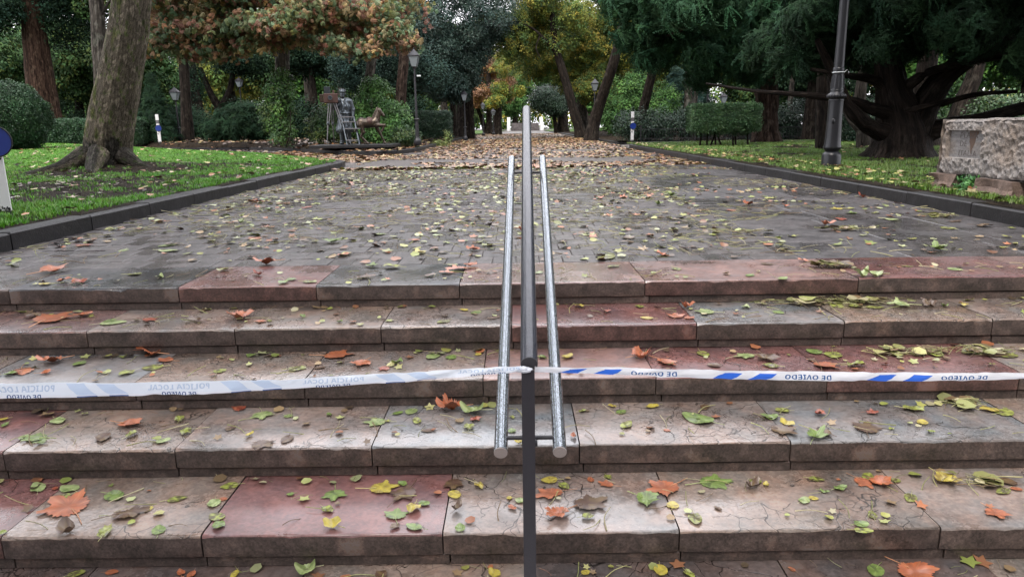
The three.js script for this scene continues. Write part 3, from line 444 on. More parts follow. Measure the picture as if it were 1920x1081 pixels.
// ------------------------------------------------------------------ carved stone block
{
  const B = thing('inscribed_stone_block', 'long rough-hewn limestone block with a recessed inscribed panel on two stone feet', 'stone block', [4.6, 0.28, -7.85]);
  const Lz = 2.4, Hy = 0.565, Dx = 0.6, p0 = [0.09, 0.17], p1 = [0.66, 0.45];   // panel in (z, y)
  const face = (nu, nv, f) => { const pos = [], uv = [], idx = []; for (let j = 0; j <= nv; j++) for (let i = 0; i <= nu; i++) { const p = f(i / nu, j / nv); pos.push(...p); uv.push(p[2] + p[0] * 0.5, p[1] + p[0]); } for (let j = 0; j < nv; j++) for (let i = 0; i < nu; i++) { const a = j * (nu + 1) + i, b = a + nu + 1; idx.push(a, a + 1, b, b, a + 1, b + 1); } const g = new THREE.BufferGeometry(); g.setAttribute('position', new THREE.Float32BufferAttribute(pos, 3)); g.setAttribute('uv', new THREE.Float32BufferAttribute(uv, 2)); g.setIndex(idx); g.computeVertexNormals(); return g; };
  const chis = (a, b) => 0.03 * Math.abs(noise3(a * 22 + b * 9, b * 14 - a * 5, 3)) ** 0.8 + 0.012 * noise3(a * 48, b * 30 + a * 12, 9) + 0.012 * noise3(a * 4, b * 4, 1);
  const round = (u, v) => { const e = Math.min(u * Lz, (1 - u) * Lz, v * Hy, (1 - v) * Hy); return e < 0.05 ? (0.05 - e) ** 2 * 12 : 0; };
  const front = face(300, 90, (u, v) => { const z = u * Lz, y = v * Hy; const inP = z > p0[0] && z < p1[0] && y > p0[1] && y < p1[1]; return [inP ? 0.055 : chis(z, y) + round(u, v), y + 0.012 * noise3(z * 5, v * 3, 4) * (inP ? 0 : 1), z]; });
  const top = face(60, 20, (u, v) => { const z = u * Lz, x = v * Dx; return [x + round(u, 0.5) * 0, Hy - chis(z, x) * 0.4 + 0.012 * noise3(z * 5, 3, 4) - (v < 0.08 ? 0.02 : 0), z]; });
  const back = face(30, 10, (u, v) => [Dx + chis(u, v), v * Hy, (1 - u) * Lz]), bot = face(30, 10, (u, v) => [(1 - v) * Dx, -chis(u, v) * 0.5, u * Lz]);
  const e0 = face(16, 14, (u, v) => [(1 - u) * Dx, v * Hy, 0 - 0.02 + chis(u, v)]), e1 = face(16, 14, (u, v) => [u * Dx, v * Hy, Lz - chis(u, v)]);
  part('block', merge([front, top, back, bot, e0, e1]), M.limestone, B);
  const pan = part('panel', new THREE.PlaneGeometry(p1[0] - p0[0], p1[1] - p0[1], 1, 1).rotateY(-Math.PI / 2).translate(0.05, (p0[1] + p1[1]) / 2, (p0[0] + p1[0]) / 2), M.limeFace, B);
  const font = await new FontLoader().loadAsync('fonts/droid/droid_sans_regular.typeface.json');
  for (const [t, y] of [['PLAZA', 0.375], ['DE', 0.29], ['ITALIA', 0.195]]) { const g = new TextGeometry(t, { font, size: 0.056, depth: 0.002, curveSegments: 3 }); g.computeBoundingBox(); g.scale(1.35, 1, 1); g.rotateY(-Math.PI / 2).translate(0.0495, y, t === 'DE' ? 0.26 : 0.25); part('inscription', g, M.carveShade, pan); }
  const st = new THREE.Shape(); [[0, 0], [0.02, -0.05], [0.018, -0.11], [0.04, -0.14], [0.05, -0.2], [0.058, -0.24], [0.066, -0.2], [0.085, -0.17], [0.11, -0.12], [0.12, -0.06], [0.15, -0.03], [0.16, 0]].forEach(([a, b], i) => (i ? st.lineTo(a, b) : st.moveTo(a, b))); part('rust_streak', new THREE.ShapeGeometry(st).rotateY(-Math.PI / 2).translate(0.0485, p1[1] - 0.005, 0.4), M.stainPaint, pan);
  const foot = (z, l, w) => { const g = new THREE.BoxGeometry(w, 0.2, l, 8, 5, 12); const p = g.attributes.position; for (let i = 0; i < p.count; i++) { const x = p.getX(i), y = p.getY(i), q = p.getZ(i), n = 0.05 * noise3(x * 6 + z, y * 7, q * 6); p.setXYZ(i, x + n + (y < 0 ? -0.02 : 0), y + n * 0.3, q + n); } g.computeVertexNormals(); const m = part('foot_stone', boxUV(g), M.limeBrown, B); m.geometry.computeVertexNormals(); m.position.set(0.28, -0.1, z); };
  foot(0.15, 0.42, 0.62); foot(1.05, 0.55, 0.66); foot(2.1, 0.45, 0.6);
}

// ------------------------------------------------------------------ bronze group: photographer, camera, ladder, horse
const capD = (p, a, b, ra, rb) => { const ax = p[0] - a[0], ay = p[1] - a[1], az = p[2] - a[2], bx = b[0] - a[0], by = b[1] - a[1], bz = b[2] - a[2], h = clamp01((ax * bx + ay * by + az * bz) / (bx * bx + by * by + bz * bz)); return Math.hypot(ax - bx * h, ay - by * h, az - bz * h) - (ra + (rb - ra) * h); };
const ellD = (p, c, r) => { const x = (p[0] - c[0]) / r[0], y = (p[1] - c[1]) / r[1], z = (p[2] - c[2]) / r[2], k = Math.hypot(x, y, z); return (k - 1) * Math.min(r[0], r[1], r[2]); };
const smin = (a, b, k) => { const h = clamp01(0.5 + (0.5 * (b - a)) / k); return b + (a - b) * h - k * h * (1 - h); };
function sdfGeo(fn, c, half, res) {
  const mc = new MarchingCubes(res, new THREE.MeshStandardMaterial(), false, false, 120000); mc.isolation = 0; const hs = res / 2;
  for (let z = 0; z < res; z++) for (let y = 0; y < res; y++) for (let x = 0; x < res; x++) mc.field[x + y * res + z * res * res] = -fn([c[0] + ((x - hs) / hs) * half, c[1] + ((y - hs) / hs) * half, c[2] + ((z - hs) / hs) * half]);
  mc.update(); const n = mc.count, pos = new Float32Array(n * 3), nor = new Float32Array(n * 3), e = 0.006;
  for (let i = 0; i < n; i++) { const p = [0, 1, 2].map((k) => mc.positionArray[i * 3 + k] * half + c[k]); pos.set(p, i * 3); const d = [0, 1, 2].map((k) => { const a = p.slice(), b = p.slice(); a[k] += e; b[k] -= e; return fn(a) - fn(b); }), l = Math.hypot(...d) || 1; nor.set(d.map((v) => v / l), i * 3); }
  const g = new THREE.BufferGeometry(); g.setAttribute('position', new THREE.BufferAttribute(pos, 3)); g.setAttribute('normal', new THREE.BufferAttribute(nor, 3)); g.setAttribute('uv', new THREE.BufferAttribute(new Float32Array(n * 2), 2)); return g;
}
{
  single('bronze_base_slab', boxUV(bevelBox(2.7, 0.1, 1.9, 0.01, -5.4, 0.2, -24.6)), M.kerb, 'low dark slab carrying the bronze photographer and horse', 'plinth');
  // the figure: coat, legs, arms, head with cap and beard
  const body = (p) => {
    const fold = 0.012 * Math.sin(Math.atan2(p[0], p[2]) * 11) * clamp01((1.0 - p[1]) * 2);
    let d = capD(p, [0, 0.52, 0], [0, 1.02, 0], 0.285 + fold, 0.2); d = Math.max(d, 0.4 - p[1]); const crease = 0.016 * noise3(p[0] * 13, p[1] * 7, p[2] * 13) + 0.01 * noise3(p[0] * 26, p[1] * 12, p[2] * 26); d += crease; if (Math.abs(p[1] - 1.03) < 0.03) d -= 0.014;
    d = smin(d, ellD(p, [0, 1.2, 0.02], [0.25, 0.3, 0.17]) + crease, 0.08);
    d = smin(d, capD(p, [-0.17, 1.44, 0], [0.17, 1.44, 0], 0.105, 0.105), 0.08);
    d = smin(d, capD(p, [0.23, 1.42, 0.0], [0.31, 1.14, 0.02], 0.088, 0.072), 0.04); d = smin(d, capD(p, [0.31, 1.14, 0.02], [0.3, 0.93, 0.09], 0.07, 0.052), 0.03);
    d = smin(d, ellD(p, [0.3, 0.86, 0.1], [0.045, 0.065, 0.05]), 0.02); for (let f = 0; f < 4; f++) d = smin(d, capD(p, [0.275 + f * 0.018, 0.83, 0.11], [0.272 + f * 0.019, 0.765 + Math.abs(f - 1.5) * 0.008, 0.125], 0.012, 0.009), 0.008); d = smin(d, capD(p, [0.265, 0.87, 0.12], [0.255, 0.81, 0.15], 0.014, 0.01), 0.01);
    d = smin(d, capD(p, [-0.23, 1.42, 0.0], [-0.33, 1.2, 0.1], 0.088, 0.072), 0.04); d = smin(d, capD(p, [-0.33, 1.2, 0.1], [-0.27, 1.32, 0.3], 0.07, 0.05), 0.03); d = smin(d, ellD(p, [-0.26, 1.34, 0.33], [0.05, 0.045, 0.06]), 0.02);
    for (const s of [-1, 1]) { d = Math.min(d, capD(p, [s * 0.11, 0.5, 0], [s * 0.12, 0.1, 0], 0.1, 0.075)); d = smin(d, capD(p, [s * 0.12, 0.055, 0], [s * 0.14, 0.045, 0.16], 0.06, 0.05), 0.03); }
    d = smin(d, capD(p, [0, 1.48, 0.01], [0, 1.6, 0.03], 0.075, 0.07), 0.04);
    let hd = ellD(p, [0, 1.67, 0.04], [0.088, 0.125, 0.105]); hd = smin(hd, ellD(p, [0, 1.585, 0.09], [0.065, 0.06, 0.06]), 0.03); hd = smin(hd, capD(p, [0, 1.695, 0.14], [0, 1.65, 0.16], 0.012, 0.018), 0.015); for (const s of [-1, 1]) hd = smin(hd, ellD(p, [s * 0.09, 1.665, 0.03], [0.014, 0.03, 0.022]), 0.01);
    for (const s of [-1, 1]) hd = Math.max(hd, -ellD(p, [s * 0.035, 1.69, 0.148], [0.016, 0.01, 0.014]));
    d = smin(d, hd, 0.02);
    d = smin(d, ellD(p, [0, 1.77, 0.03], [0.125, 0.07, 0.135]), 0.015); d = smin(d, ellD(p, [0, 1.735, 0.15], [0.09, 0.016, 0.075]), 0.015);
    d = smin(d, capD(p, [-0.07, 1.5, 0.12], [0.01, 1.2, 0.19], 0.022, 0.016), 0.015); d = smin(d, capD(p, [0.07, 1.5, 0.12], [0.01, 1.2, 0.19], 0.022, 0.016), 0.015);
    return d;
  };
  const P = new THREE.Mesh(sdfGeo(body, [0, 0.95, 0.04], 1.02, 112), M.bronze); P.name = numbered('bronze_photographer'); P.castShadow = P.receiveShadow = true; P.position.set(-5.84, 0.3, -24.95); P.rotation.y = 0.12; scene.add(P);
  tag(P, 'bronze statue of a standing photographer in cap and long coat behind the box camera', 'statue');
  const Cm = thing('box_camera', 'bronze plate camera on a splayed wooden tripod beside the photographer statue', 'camera', [-6.16, 0.3, -24.55], 0.25);
  part('camera_body', boxUV(bevelBox(0.46, 0.3, 0.34, 0.012, 0, 1.37, 0)), M.bronzeRed, Cm);
  part('side_box', boxUV(bevelBox(0.13, 0.25, 0.3, 0.01, -0.3, 1.39, -0.02)), M.bronzeBrown, Cm);
  part('lens', merge([new THREE.CylinderGeometry(0.06, 0.07, 0.1, 18).rotateX(Math.PI / 2).translate(-0.02, 1.53, 0.21), new THREE.TorusGeometry(0.062, 0.012, 6, 18).translate(-0.02, 1.53, 0.26)]), M.bronze, Cm);
  part('sample_board', boxUV(bevelBox(0.2, 0.23, 0.025, 0.004, -0.1, 1.67, -0.08)), M.bronze, Cm); part('viewfinder', boxUV(bevelBox(0.07, 0.11, 0.07, 0.006, 0.1, 1.67, 0)), M.bronzeRed, Cm);
  for (const [a, b] of [[[-0.07, 1.37, 0.1], [-0.22, 0, 0.26]], [[0.08, 1.37, 0.1], [0.55, 0, 0.3]], [[0, 1.37, -0.1], [0.02, 0, -0.5]]]) { const l = part('tripod_leg', merge([rod(a, [(a[0] * 1.1 + b[0]) / 2 - 0.03, 0.66, (a[2] + b[2]) / 2], 0.02, 0.018, 6), rod([a[0] + 0.07, a[1], a[2]], [(a[0] + b[0]) / 2 + 0.03, 0.66, (a[2] + b[2]) / 2], 0.02, 0.018, 6), rod([(a[0] + b[0]) / 2, 0.72, (a[2] + b[2]) / 2], b, 0.024, 0.013, 6)]), M.bronzePale, Cm); part('leg_clamp', new THREE.SphereGeometry(0.042, 8, 6).scale(1, 1.7, 1).translate((a[0] + b[0]) / 2, 0.7, (a[2] + b[2]) / 2), M.bronze, l); }
  const Ld = thing('step_ladder', 'small bronze step ladder standing before the photographer statue', 'ladder', [-5.44, 0.3, -23.95], 0);
  for (const [t, b] of [[-0.3, -0.08], [0.1, 0.32]]) { part('side_rail', boxUV(rod([t, 0.9, -0.2], [b, 0, 0.18], 0.026, 0.026, 6)), M.bronze, Ld); part('back_leg', rod([t + 0.02, 0.88, -0.22], [b - 0.1, 0, -0.5], 0.018, 0.018, 6), M.bronze, Ld); }
  for (const [y, o] of [[0.88, 0], [0.72, 0.02], [0.13, 0.04]]) { const c = (0.9 - y) / 0.9; part('step', boxUV(bevelBox(0.4, 0.035, 0.13, 0.005, -0.1 + 0.22 * c, y, -0.2 + 0.38 * c + o)), M.bronzePale, Ld); }
  part('step', boxUV(bevelBox(0.5, 0.035, 0.2, 0.005, 0.1, 0.5, 0.02)), M.bronzePale, Ld);
  const horse = (p) => {
    const q = [p[0], p[1], Math.abs(p[2])], near = p[2] > 0;
    let d = capD(p, [-0.25, 0.69, 0], [0.14, 0.7, 0], 0.165, 0.155); d = smin(d, ellD(p, [-0.3, 0.7, 0], [0.17, 0.18, 0.16]), 0.05);
    d = smin(d, capD(p, [0.18, 0.76, 0], [0.3, 1.08, 0], 0.125, 0.075), 0.07); d = smin(d, capD(p, [0.29, 1.12, 0], [0.43, 0.95, 0], 0.072, 0.045), 0.04); d = smin(d, ellD(p, [0.44, 0.93, 0], [0.045, 0.04, 0.042]), 0.02);
    d = smin(d, capD(q, [0.27, 1.16, 0.035], [0.27, 1.26, 0.05], 0.026, 0.006), 0.015);
    for (let k = 0; k < 5; k++) d = smin(d, ellD(p, [0.1 + k * 0.035, 0.9 + k * 0.065, 0], [0.04, 0.05, 0.022]), 0.02);
    d = smin(d, capD(q, [-0.33, 0.62, 0.09], [-0.26, 0.4, 0.1], 0.1, 0.06), 0.05); d = smin(d, capD(q, [-0.26, 0.4, 0.1], [-0.34, 0.26, 0.1], 0.055, 0.04), 0.03); d = smin(d, capD(q, [-0.34, 0.26, 0.1], [near ? -0.14 : -0.24, 0.05, 0.1], 0.038, 0.03), 0.02); d = smin(d, ellD(p, [near ? -0.12 : -0.22, 0.03, near ? 0.1 : -0.1], [0.055, 0.035, 0.04]), 0.02);
    if (near) { d = smin(d, capD(p, [0.17, 0.62, 0.09], [0.46, 0.62, 0.1], 0.075, 0.042), 0.04); d = smin(d, capD(p, [0.46, 0.62, 0.1], [0.38, 0.46, 0.1], 0.04, 0.028), 0.02); d = smin(d, ellD(p, [0.365, 0.43, 0.1], [0.035, 0.04, 0.035]), 0.015); } else { d = smin(d, capD(p, [0.17, 0.6, -0.09], [0.3, 0.34, -0.1], 0.075, 0.045), 0.04); d = smin(d, capD(p, [0.3, 0.34, -0.1], [0.42, 0.06, -0.1], 0.042, 0.03), 0.02); d = smin(d, ellD(p, [0.44, 0.035, -0.1], [0.055, 0.035, 0.04]), 0.02); }
    d = smin(d, capD(p, [-0.44, 0.74, 0], [-0.53, 0.42, 0], 0.045, 0.03), 0.03);
    return d;
  };
  const Hs = thing('bronze_horse', 'small brown bronze horse with one raised foreleg beside the photographer statue', 'statue', [-4.86, 0.3, -24.5], 0.15);
  part('body', sdfGeo(horse, [0, 0.66, 0], 0.68, 96), M.bronzeBrown, Hs);
  part('saddle', sdfGeo((p) => Math.max(ellD(p, [-0.02, 0.74, 0], [0.16, 0.16, 0.178]), 0.66 - p[1]), [0, 0.74, 0], 0.3, 44), M.bronzeRed, Hs);
}

// ------------------------------------------------------------------ foliage
function leafMesh(list) {   // list of {p, dir, up, l, w, fold}: a pointed oval of 4 triangles each
  const pos = [], idx = [];
  for (const { p, dir, up, l, w, droop = 0, ob = 0 } of list) {
    const d = dir.clone().normalize(), s = d.clone().cross(up).normalize(), n = s.clone().cross(d).normalize(), b = pos.length / 3;
    const q = (a, c, e) => { const v = p.clone().addScaledVector(d, a * l).addScaledVector(s, c * w).addScaledVector(n, e * l - droop * a * a * l); pos.push(v.x, v.y, v.z); };
    const a1 = ob ? 0.2 : 0.5, a2 = ob ? 0.5 : 0.36; q(0, 0, 0); q(0.35, -a1, 0.06); q(0.35, a1, 0.06); q(0.74, -a2, 0.05); q(0.74, a2, 0.05); q(1, 0, 0);
    idx.push(b, b + 2, b + 1, b + 1, b + 2, b + 3, b + 2, b + 4, b + 3, b + 3, b + 4, b + 5);
  }
  const g = new THREE.BufferGeometry(); g.setAttribute('position', new THREE.Float32BufferAttribute(pos, 3)); g.setAttribute('uv', new THREE.Float32BufferAttribute(new Float32Array((pos.length / 3) * 2), 2)); g.setIndex(idx); g.computeVertexNormals(); return g;
}
const rdir = () => { const z = rr(-1, 1), a = rr(0, 6.2832), r = Math.sqrt(1 - z * z); return V(r * Math.cos(a), z, r * Math.sin(a)); };
function sprig(n, R, flat, l, w, tilt, droop, s) { seed(s); const a = []; for (let i = 0; i < n; i++) { const d = rdir(), r = R * Math.cbrt(rnd()); const p = V(d.x * r, d.y * r * flat, d.z * r), out = V(d.x, d.y * 0.4 - droop, d.z).addScaledVector(rdir(), 0.6), up = V(0, 1, 0).addScaledVector(rdir(), tilt); a.push({ p, dir: out, up, l: l * rr(0.7, 1.25), w: w * rr(0.8, 1.2), droop: 0.15 }); } return leafMesh(a); }
function chestnutSprig(s) { seed(s); const a = []; for (let k = 0; k < 4; k++) { const c = V(rr(-0.32, 0.32), rr(-0.12, 0.12), rr(-0.32, 0.32)), ax = rr(0, 6.28), dr = rr(0.25, 1.0), big = rr(0.75, 1.15); for (let j = 0; j < 6; j++) { const an = ax + (j - 2.5) * 0.62, d = V(Math.cos(an), -dr, Math.sin(an)); a.push({ p: c, dir: d, up: V(0, 1, 0).addScaledVector(rdir(), 0.3), l: 0.26 * big * (1 - 0.1 * Math.abs(j - 2.5)), w: 0.07 * big, droop: 0.4, ob: 1 }); } } return leafMesh(a); }
function spraySprig(n, L, l, w, hang, s) { seed(s); const a = []; for (let b = 0; b < 5; b++) { const an = rr(0, 6.28), d = V(Math.cos(an), rr(-hang, 0.15 - hang * 0.6), Math.sin(an)).normalize(), side = d.clone().cross(V(0, 1, 0)).normalize(); for (let i = 0; i < n; i++) { const t = (i + 1) / n, p = d.clone().multiplyScalar(L * t); p.y -= hang * L * t * t * 0.6; for (const sg of [-1, 1]) a.push({ p, dir: d.clone().multiplyScalar(0.6).addScaledVector(side, sg * rr(0.5, 1)).addScaledVector(rdir(), 0.25), up: V(0, 1, 0).addScaledVector(rdir(), 0.35), l: l * rr(0.7, 1.2) * (1.1 - 0.5 * t), w, droop: 0.2 }); } } return leafMesh(a); }
const SP = {
  broad: [1, 2, 3].map((k) => sprig(26, 0.3, 0.6, 0.13, 0.085, 0.5, 0.35, k)),
  small: [4, 5].map((k) => sprig(40, 0.16, 0.7, 0.06, 0.038, 0.9, 0.0, k)),
  laurel: [6, 7].map((k) => sprig(26, 0.24, 0.7, 0.14, 0.055, 0.6, 0.1, k)),
  oak: [8, 9].map((k) => sprig(44, 0.3, 0.6, 0.075, 0.045, 0.8, 0.1, k)),
  chestnut: [10, 11, 12].map(chestnutSprig),
  yew: [13, 14].map((k) => spraySprig(12, 0.36, 0.075, 0.02, 0.35, k)),
  hang: [15, 16].map((k) => spraySprig(12, 0.5, 0.11, 0.028, 0.9, k)),
};
const leafMat = (rough, through = 0, sp = 1) => phy({ color: C(1, 1, 1), roughness: rough, transmission: through, thickness: 0, specularIntensity: sp });
const LM = { dull: leafMat(0.8, 0, 0.35), gloss: leafMat(0.45, 0, 0.7), thin: leafMat(0.8, 0.32, 0.5) };
function crown(parent, kind, clumps, pal, scale = 1, mat = LM.dull, name = 'crown', up = 0.5, shell = 0.4) {
  const vs = SP[kind], o = parent.position, per = vs.map(() => []), m = new THREE.Matrix4(), q = new THREE.Quaternion(), q2 = new THREE.Quaternion();
  for (const [x, y, z, rx, ry, rz, n, p2, shape] of clumps) for (let i = 0; i < n; i++) {
    const d = rdir(); if (shape) { const k = [Math.abs(d.x), Math.abs(d.y), Math.abs(d.z)], f = Math.floor(rnd() * 5); d.set(rr(-1, 1), rr(-1, 1), rr(-1, 1)); if (shape === 'fill') d.multiplyScalar(0.92); else if (f < 2) d.y = rr(0.9, 1); else if (f < 4) d.z = rr(0.85, 1); else d.x = rnd() < 0.5 ? -rr(0.94, 1) : rr(0.94, 1); void k; }
    const r = shape ? 1 : Math.cbrt(shell ** 3 + (1 - shell ** 3) * rnd()) * (1 + 0.14 * noise3(d.x * 2.3 + x, d.y * 2.3 + y, d.z * 2.3 + z)), p = V(x + d.x * rx * r - o.x, y + d.y * ry * r - o.y, z + d.z * rz * r - o.z);
    const dir = d.clone().multiplyScalar(0.8).addScaledVector(V(0, 1, 0), up).addScaledVector(rdir(), 0.5).normalize();
    q.setFromUnitVectors(V(0, 1, 0), dir); q2.setFromAxisAngle(V(0, 1, 0), rr(0, 6.28)); q.multiply(q2);
    const s = scale * rr(0.7, 1.3); m.compose(p, q, V(s, s, s));
    const c = pick(p2 || pal), v = rr(0.65, 1.35), h = rr(-0.12, 0.12); per[Math.floor(rnd() * vs.length)].push([m.clone(), C(c[0] * v * (1 + h), c[1] * v, c[2] * v * (1 - h))]);
  }
  per.forEach((l, k) => { if (!l.length) return; const im = new THREE.InstancedMesh(vs[k], mat, l.length); im.name = name; l.forEach(([mm, c], i) => { im.setMatrixAt(i, mm); im.setColorAt(i, c); }); im.castShadow = im.receiveShadow = true; parent.add(im); });
}
const rel = (b, pts) => pts.map((p) => [p[0] - b[0], p[1] - b[1], p[2] - b[2]]);
function tree(name, label, base, trunk, rad, bark, opt = {}) {
  const t = thing(name, label, 'tree', base, 0, opt.group);
  const g = limb(rel(base, trunk), rad, opt.seg || 12, opt.rough ?? 0.08, opt.freq || 3, opt.sub || 6, opt.lobes || 0);
  if (bark.vertexColors) paintMoss(g);
  part('trunk', g, bark, t);
  for (const [pts, r] of opt.limbs || []) { const l = limb(rel(base, pts), r, opt.lseg || 8, opt.rough ?? 0.08, 3, 5); if (bark.vertexColors) paintMoss(l); part('limb', l, bark, t); }
  if (opt.clumps) crown(t, opt.kind || 'broad', opt.clumps, opt.pal, opt.scale || 1, opt.mat || LM.dull, 'crown', opt.up ?? 0.5, opt.shell ?? 0.4);
  return t;
}
function paintMoss(g) {   // green moss in ragged patches, densest on the bark's left side as in the photograph; darker tone round the foot
  const p = g.attributes.position, n = g.attributes.normal, c = new Float32Array(p.count * 3);
  for (let i = 0; i < p.count; i++) {
    const x = p.getX(i), y = p.getY(i), z = p.getZ(i), a = noise3(x * 5, y * 3.2, z * 5) * 0.6 + noise3(x * 13, y * 9, z * 13) * 0.5, moss = -n.getX(i) * 0.9 + a * 1.1 > 0.78 ? 1 : a > 0.6 ? 0.5 : 0, foot = y + a * 0.35 < 0.36 && n.getX(i) < 0.75 ? 1 : 0;
    const k = [1 - 0.42 * moss, 1 - 0.26 * moss, 1 - 0.7 * moss].map((v, j) => (foot ? [0.3, 0.32, 0.36][j] : v)); c.set(k, i * 3);
  }
  g.setAttribute('color', new THREE.BufferAttribute(c, 3));
}
const PAL = {
  mid: [[0.034, 0.076, 0.024], [0.046, 0.096, 0.028], [0.027, 0.06, 0.024], [0.07, 0.105, 0.026]],
  deep: [[0.017, 0.04, 0.021], [0.022, 0.05, 0.025], [0.014, 0.034, 0.021]],
  bright: [[0.065, 0.16, 0.035], [0.085, 0.19, 0.04], [0.05, 0.12, 0.035]],
  holm: [[0.022, 0.046, 0.034], [0.028, 0.058, 0.044], [0.038, 0.07, 0.056], [0.018, 0.038, 0.026]],
  yew: [[0.012, 0.034, 0.015], [0.018, 0.046, 0.02], [0.01, 0.026, 0.013]],
  hemlock: [[0.018, 0.056, 0.024], [0.024, 0.07, 0.028], [0.034, 0.084, 0.042], [0.013, 0.04, 0.017]],
  yellow: [[0.24, 0.25, 0.04], [0.18, 0.22, 0.04], [0.12, 0.19, 0.04], [0.32, 0.28, 0.05], [0.09, 0.15, 0.04], [0.06, 0.11, 0.035]],
  rust: [[0.3, 0.17, 0.1], [0.36, 0.2, 0.11], [0.24, 0.13, 0.08], [0.3, 0.18, 0.05]],
  chest: [[0.3, 0.165, 0.1], [0.38, 0.24, 0.14], [0.24, 0.11, 0.075], [0.17, 0.2, 0.1], [0.14, 0.2, 0.09], [0.19, 0.22, 0.08], [0.4, 0.29, 0.12], [0.12, 0.19, 0.1], [0.3, 0.24, 0.12], [0.16, 0.23, 0.12], [0.1, 0.15, 0.07]],
  blue: [[0.045, 0.095, 0.075], [0.06, 0.12, 0.095], [0.035, 0.075, 0.06]],
  box: [[0.03, 0.075, 0.03], [0.04, 0.095, 0.038], [0.022, 0.055, 0.025]],
};
const tiers = (x0, x1, y0, y1, z0, z1, k, r, n) => Array.from({ length: k }, () => { const s = r * rr(0.7, 1.3); return [rr(x0, x1), rr(y0, y1), rr(z0, z1), s, s * 0.3, s * 0.9, n]; });
const band = (x0, x1, y0, y1, z0, z1, k, r, n) => Array.from({ length: k }, () => { const s = r * rr(0.75, 1.25); return [rr(x0, x1), rr(y0, y1), rr(z0, z1), s, s * 0.75, s, n]; });

seed(101);
// --- the near mossy plane tree
tree('plane_tree', 'mossy leaning plane tree with a broad trunk on the left lawn', [-7.85, 0.28, -13.8],
  [[-7.85, 0.0, -13.8], [-7.78, 0.45, -13.78], [-7.58, 1.0, -13.65], [-7.24, 1.77, -13.5], [-6.72, 3.1, -13.3], [-6.35, 5, -13.2], [-6.2, 7.5, -13.4]], [0.5, 0.42, 0.395, 0.36, 0.31, 0.28, 0.22], M.barkPlane,
  { seg: 40, sub: 10, rough: 0.07, freq: 2.2, lobes: 0.16, limbs: [
    [[[-8.0, 0.42, -13.55], [-8.25, 0.26, -13.35], [-8.5, 0.14, -13.1], [-8.85, 0.04, -12.95]], [0.17, 0.12, 0.08, 0.03]],
    [[[-7.75, 0.45, -13.4], [-7.6, 0.24, -12.9], [-7.35, 0.12, -12.4], [-7.1, 0.04, -11.9]], [0.2, 0.13, 0.08, 0.03]],
    [[[-7.4, 0.4, -13.6], [-7.0, 0.2, -13.4], [-6.6, 0.08, -13.3], [-6.1, 0.02, -13.2]], [0.18, 0.1, 0.06, 0.02]],
    [[[-8.0, 0.42, -13.4], [-8.2, 0.22, -12.9], [-8.5, 0.1, -12.3], [-8.7, 0.03, -11.7]], [0.2, 0.12, 0.07, 0.03]],
    [[[-6.3, 5.2, -13.2], [-7.5, 7, -13.5], [-9, 8.6, -14]], [0.22, 0.15, 0.06]], [[[-6.2, 6.5, -13.3], [-5, 8, -14], [-3.9, 9, -15]], [0.2, 0.13, 0.05]],
  ], lseg: 14, clumps: band(-11.5, -4.5, 8, 12, -17, -12, 12, 1.4, 60), pal: PAL.yellow, kind: 'broad', scale: 1.2 });
tree('redwood_tree', 'tall reddish-brown trunk behind the round clipped bush', [-22.6, 0.45, -35], [[-22.6, 0.2, -35], [-22.6, 0.9, -35], [-22.58, 2.2, -35], [-22.5, 4.5, -35], [-22.4, 7, -35], [-22.3, 13, -35]], [1.15, 0.8, 0.66, 0.55, 0.42, 0.2], M.barkBrown,
  { seg: 22, lobes: 0.25, rough: 0.05, clumps: [...band(-27, -19, 6, 11, -37, -33, 10, 1.6, 120), ...band(-26.5, -23.3, 4.7, 6.5, -35, -33.5, 3, 1, 120)], pal: PAL.deep, kind: 'oak', scale: 1.6 });
tree('grey_tree', 'slim grey trunk partly hidden behind the mossy plane tree', [-13.65, 0.3, -24], [[-13.65, 0.2, -24], [-13.5, 2, -24], [-13.25, 5, -24], [-13, 9, -24.3]], [0.28, 0.23, 0.2, 0.12], M.barkGrey, { rough: 0.12, limbs: [[[[-13.3, 4.3, -24], [-12.6, 5, -23.8], [-12, 5.2, -23.6]], [0.05, 0.035, 0.02]]], clumps: band(-16, -11.5, 7, 10, -26, -22, 8, 1.2, 60), pal: PAL.mid });

// --- horse chestnuts turning brown
tree('horse_chestnut', 'horse chestnut with browning palmate leaves, its trunk rising behind the tall laurel', [-9.55, 0.3, -30], [[-9.55, 0.1, -30], [-9.5, 2, -30], [-9.3, 4.7, -30], [-9.2, 8, -30]], [0.36, 0.3, 0.28, 0.18], M.barkGrey,
  { rough: 0.04, limbs: [[[[-9.3, 4.6, -30], [-10.6, 5.2, -28], [-12, 4.9, -26.5]], [0.14, 0.1, 0.04]], [[[-9.3, 4.8, -30], [-8, 5.2, -28], [-6.8, 4.8, -26.2]], [0.14, 0.1, 0.04]]],
    clumps: [...tiers(-13.3, -7.2, 4.2, 5.8, -28.2, -25.2, 34, 1.05, 62), ...tiers(-13.3, -8, 3.5, 4.2, -27.6, -25.8, 14, 0.7, 40), ...band(-13.5, -7, 6, 9, -30, -26, 10, 1.6, 80)], pal: PAL.chest, kind: 'chestnut', mat: LM.thin, scale: 0.78, up: 0.25, shell: 0.15 });
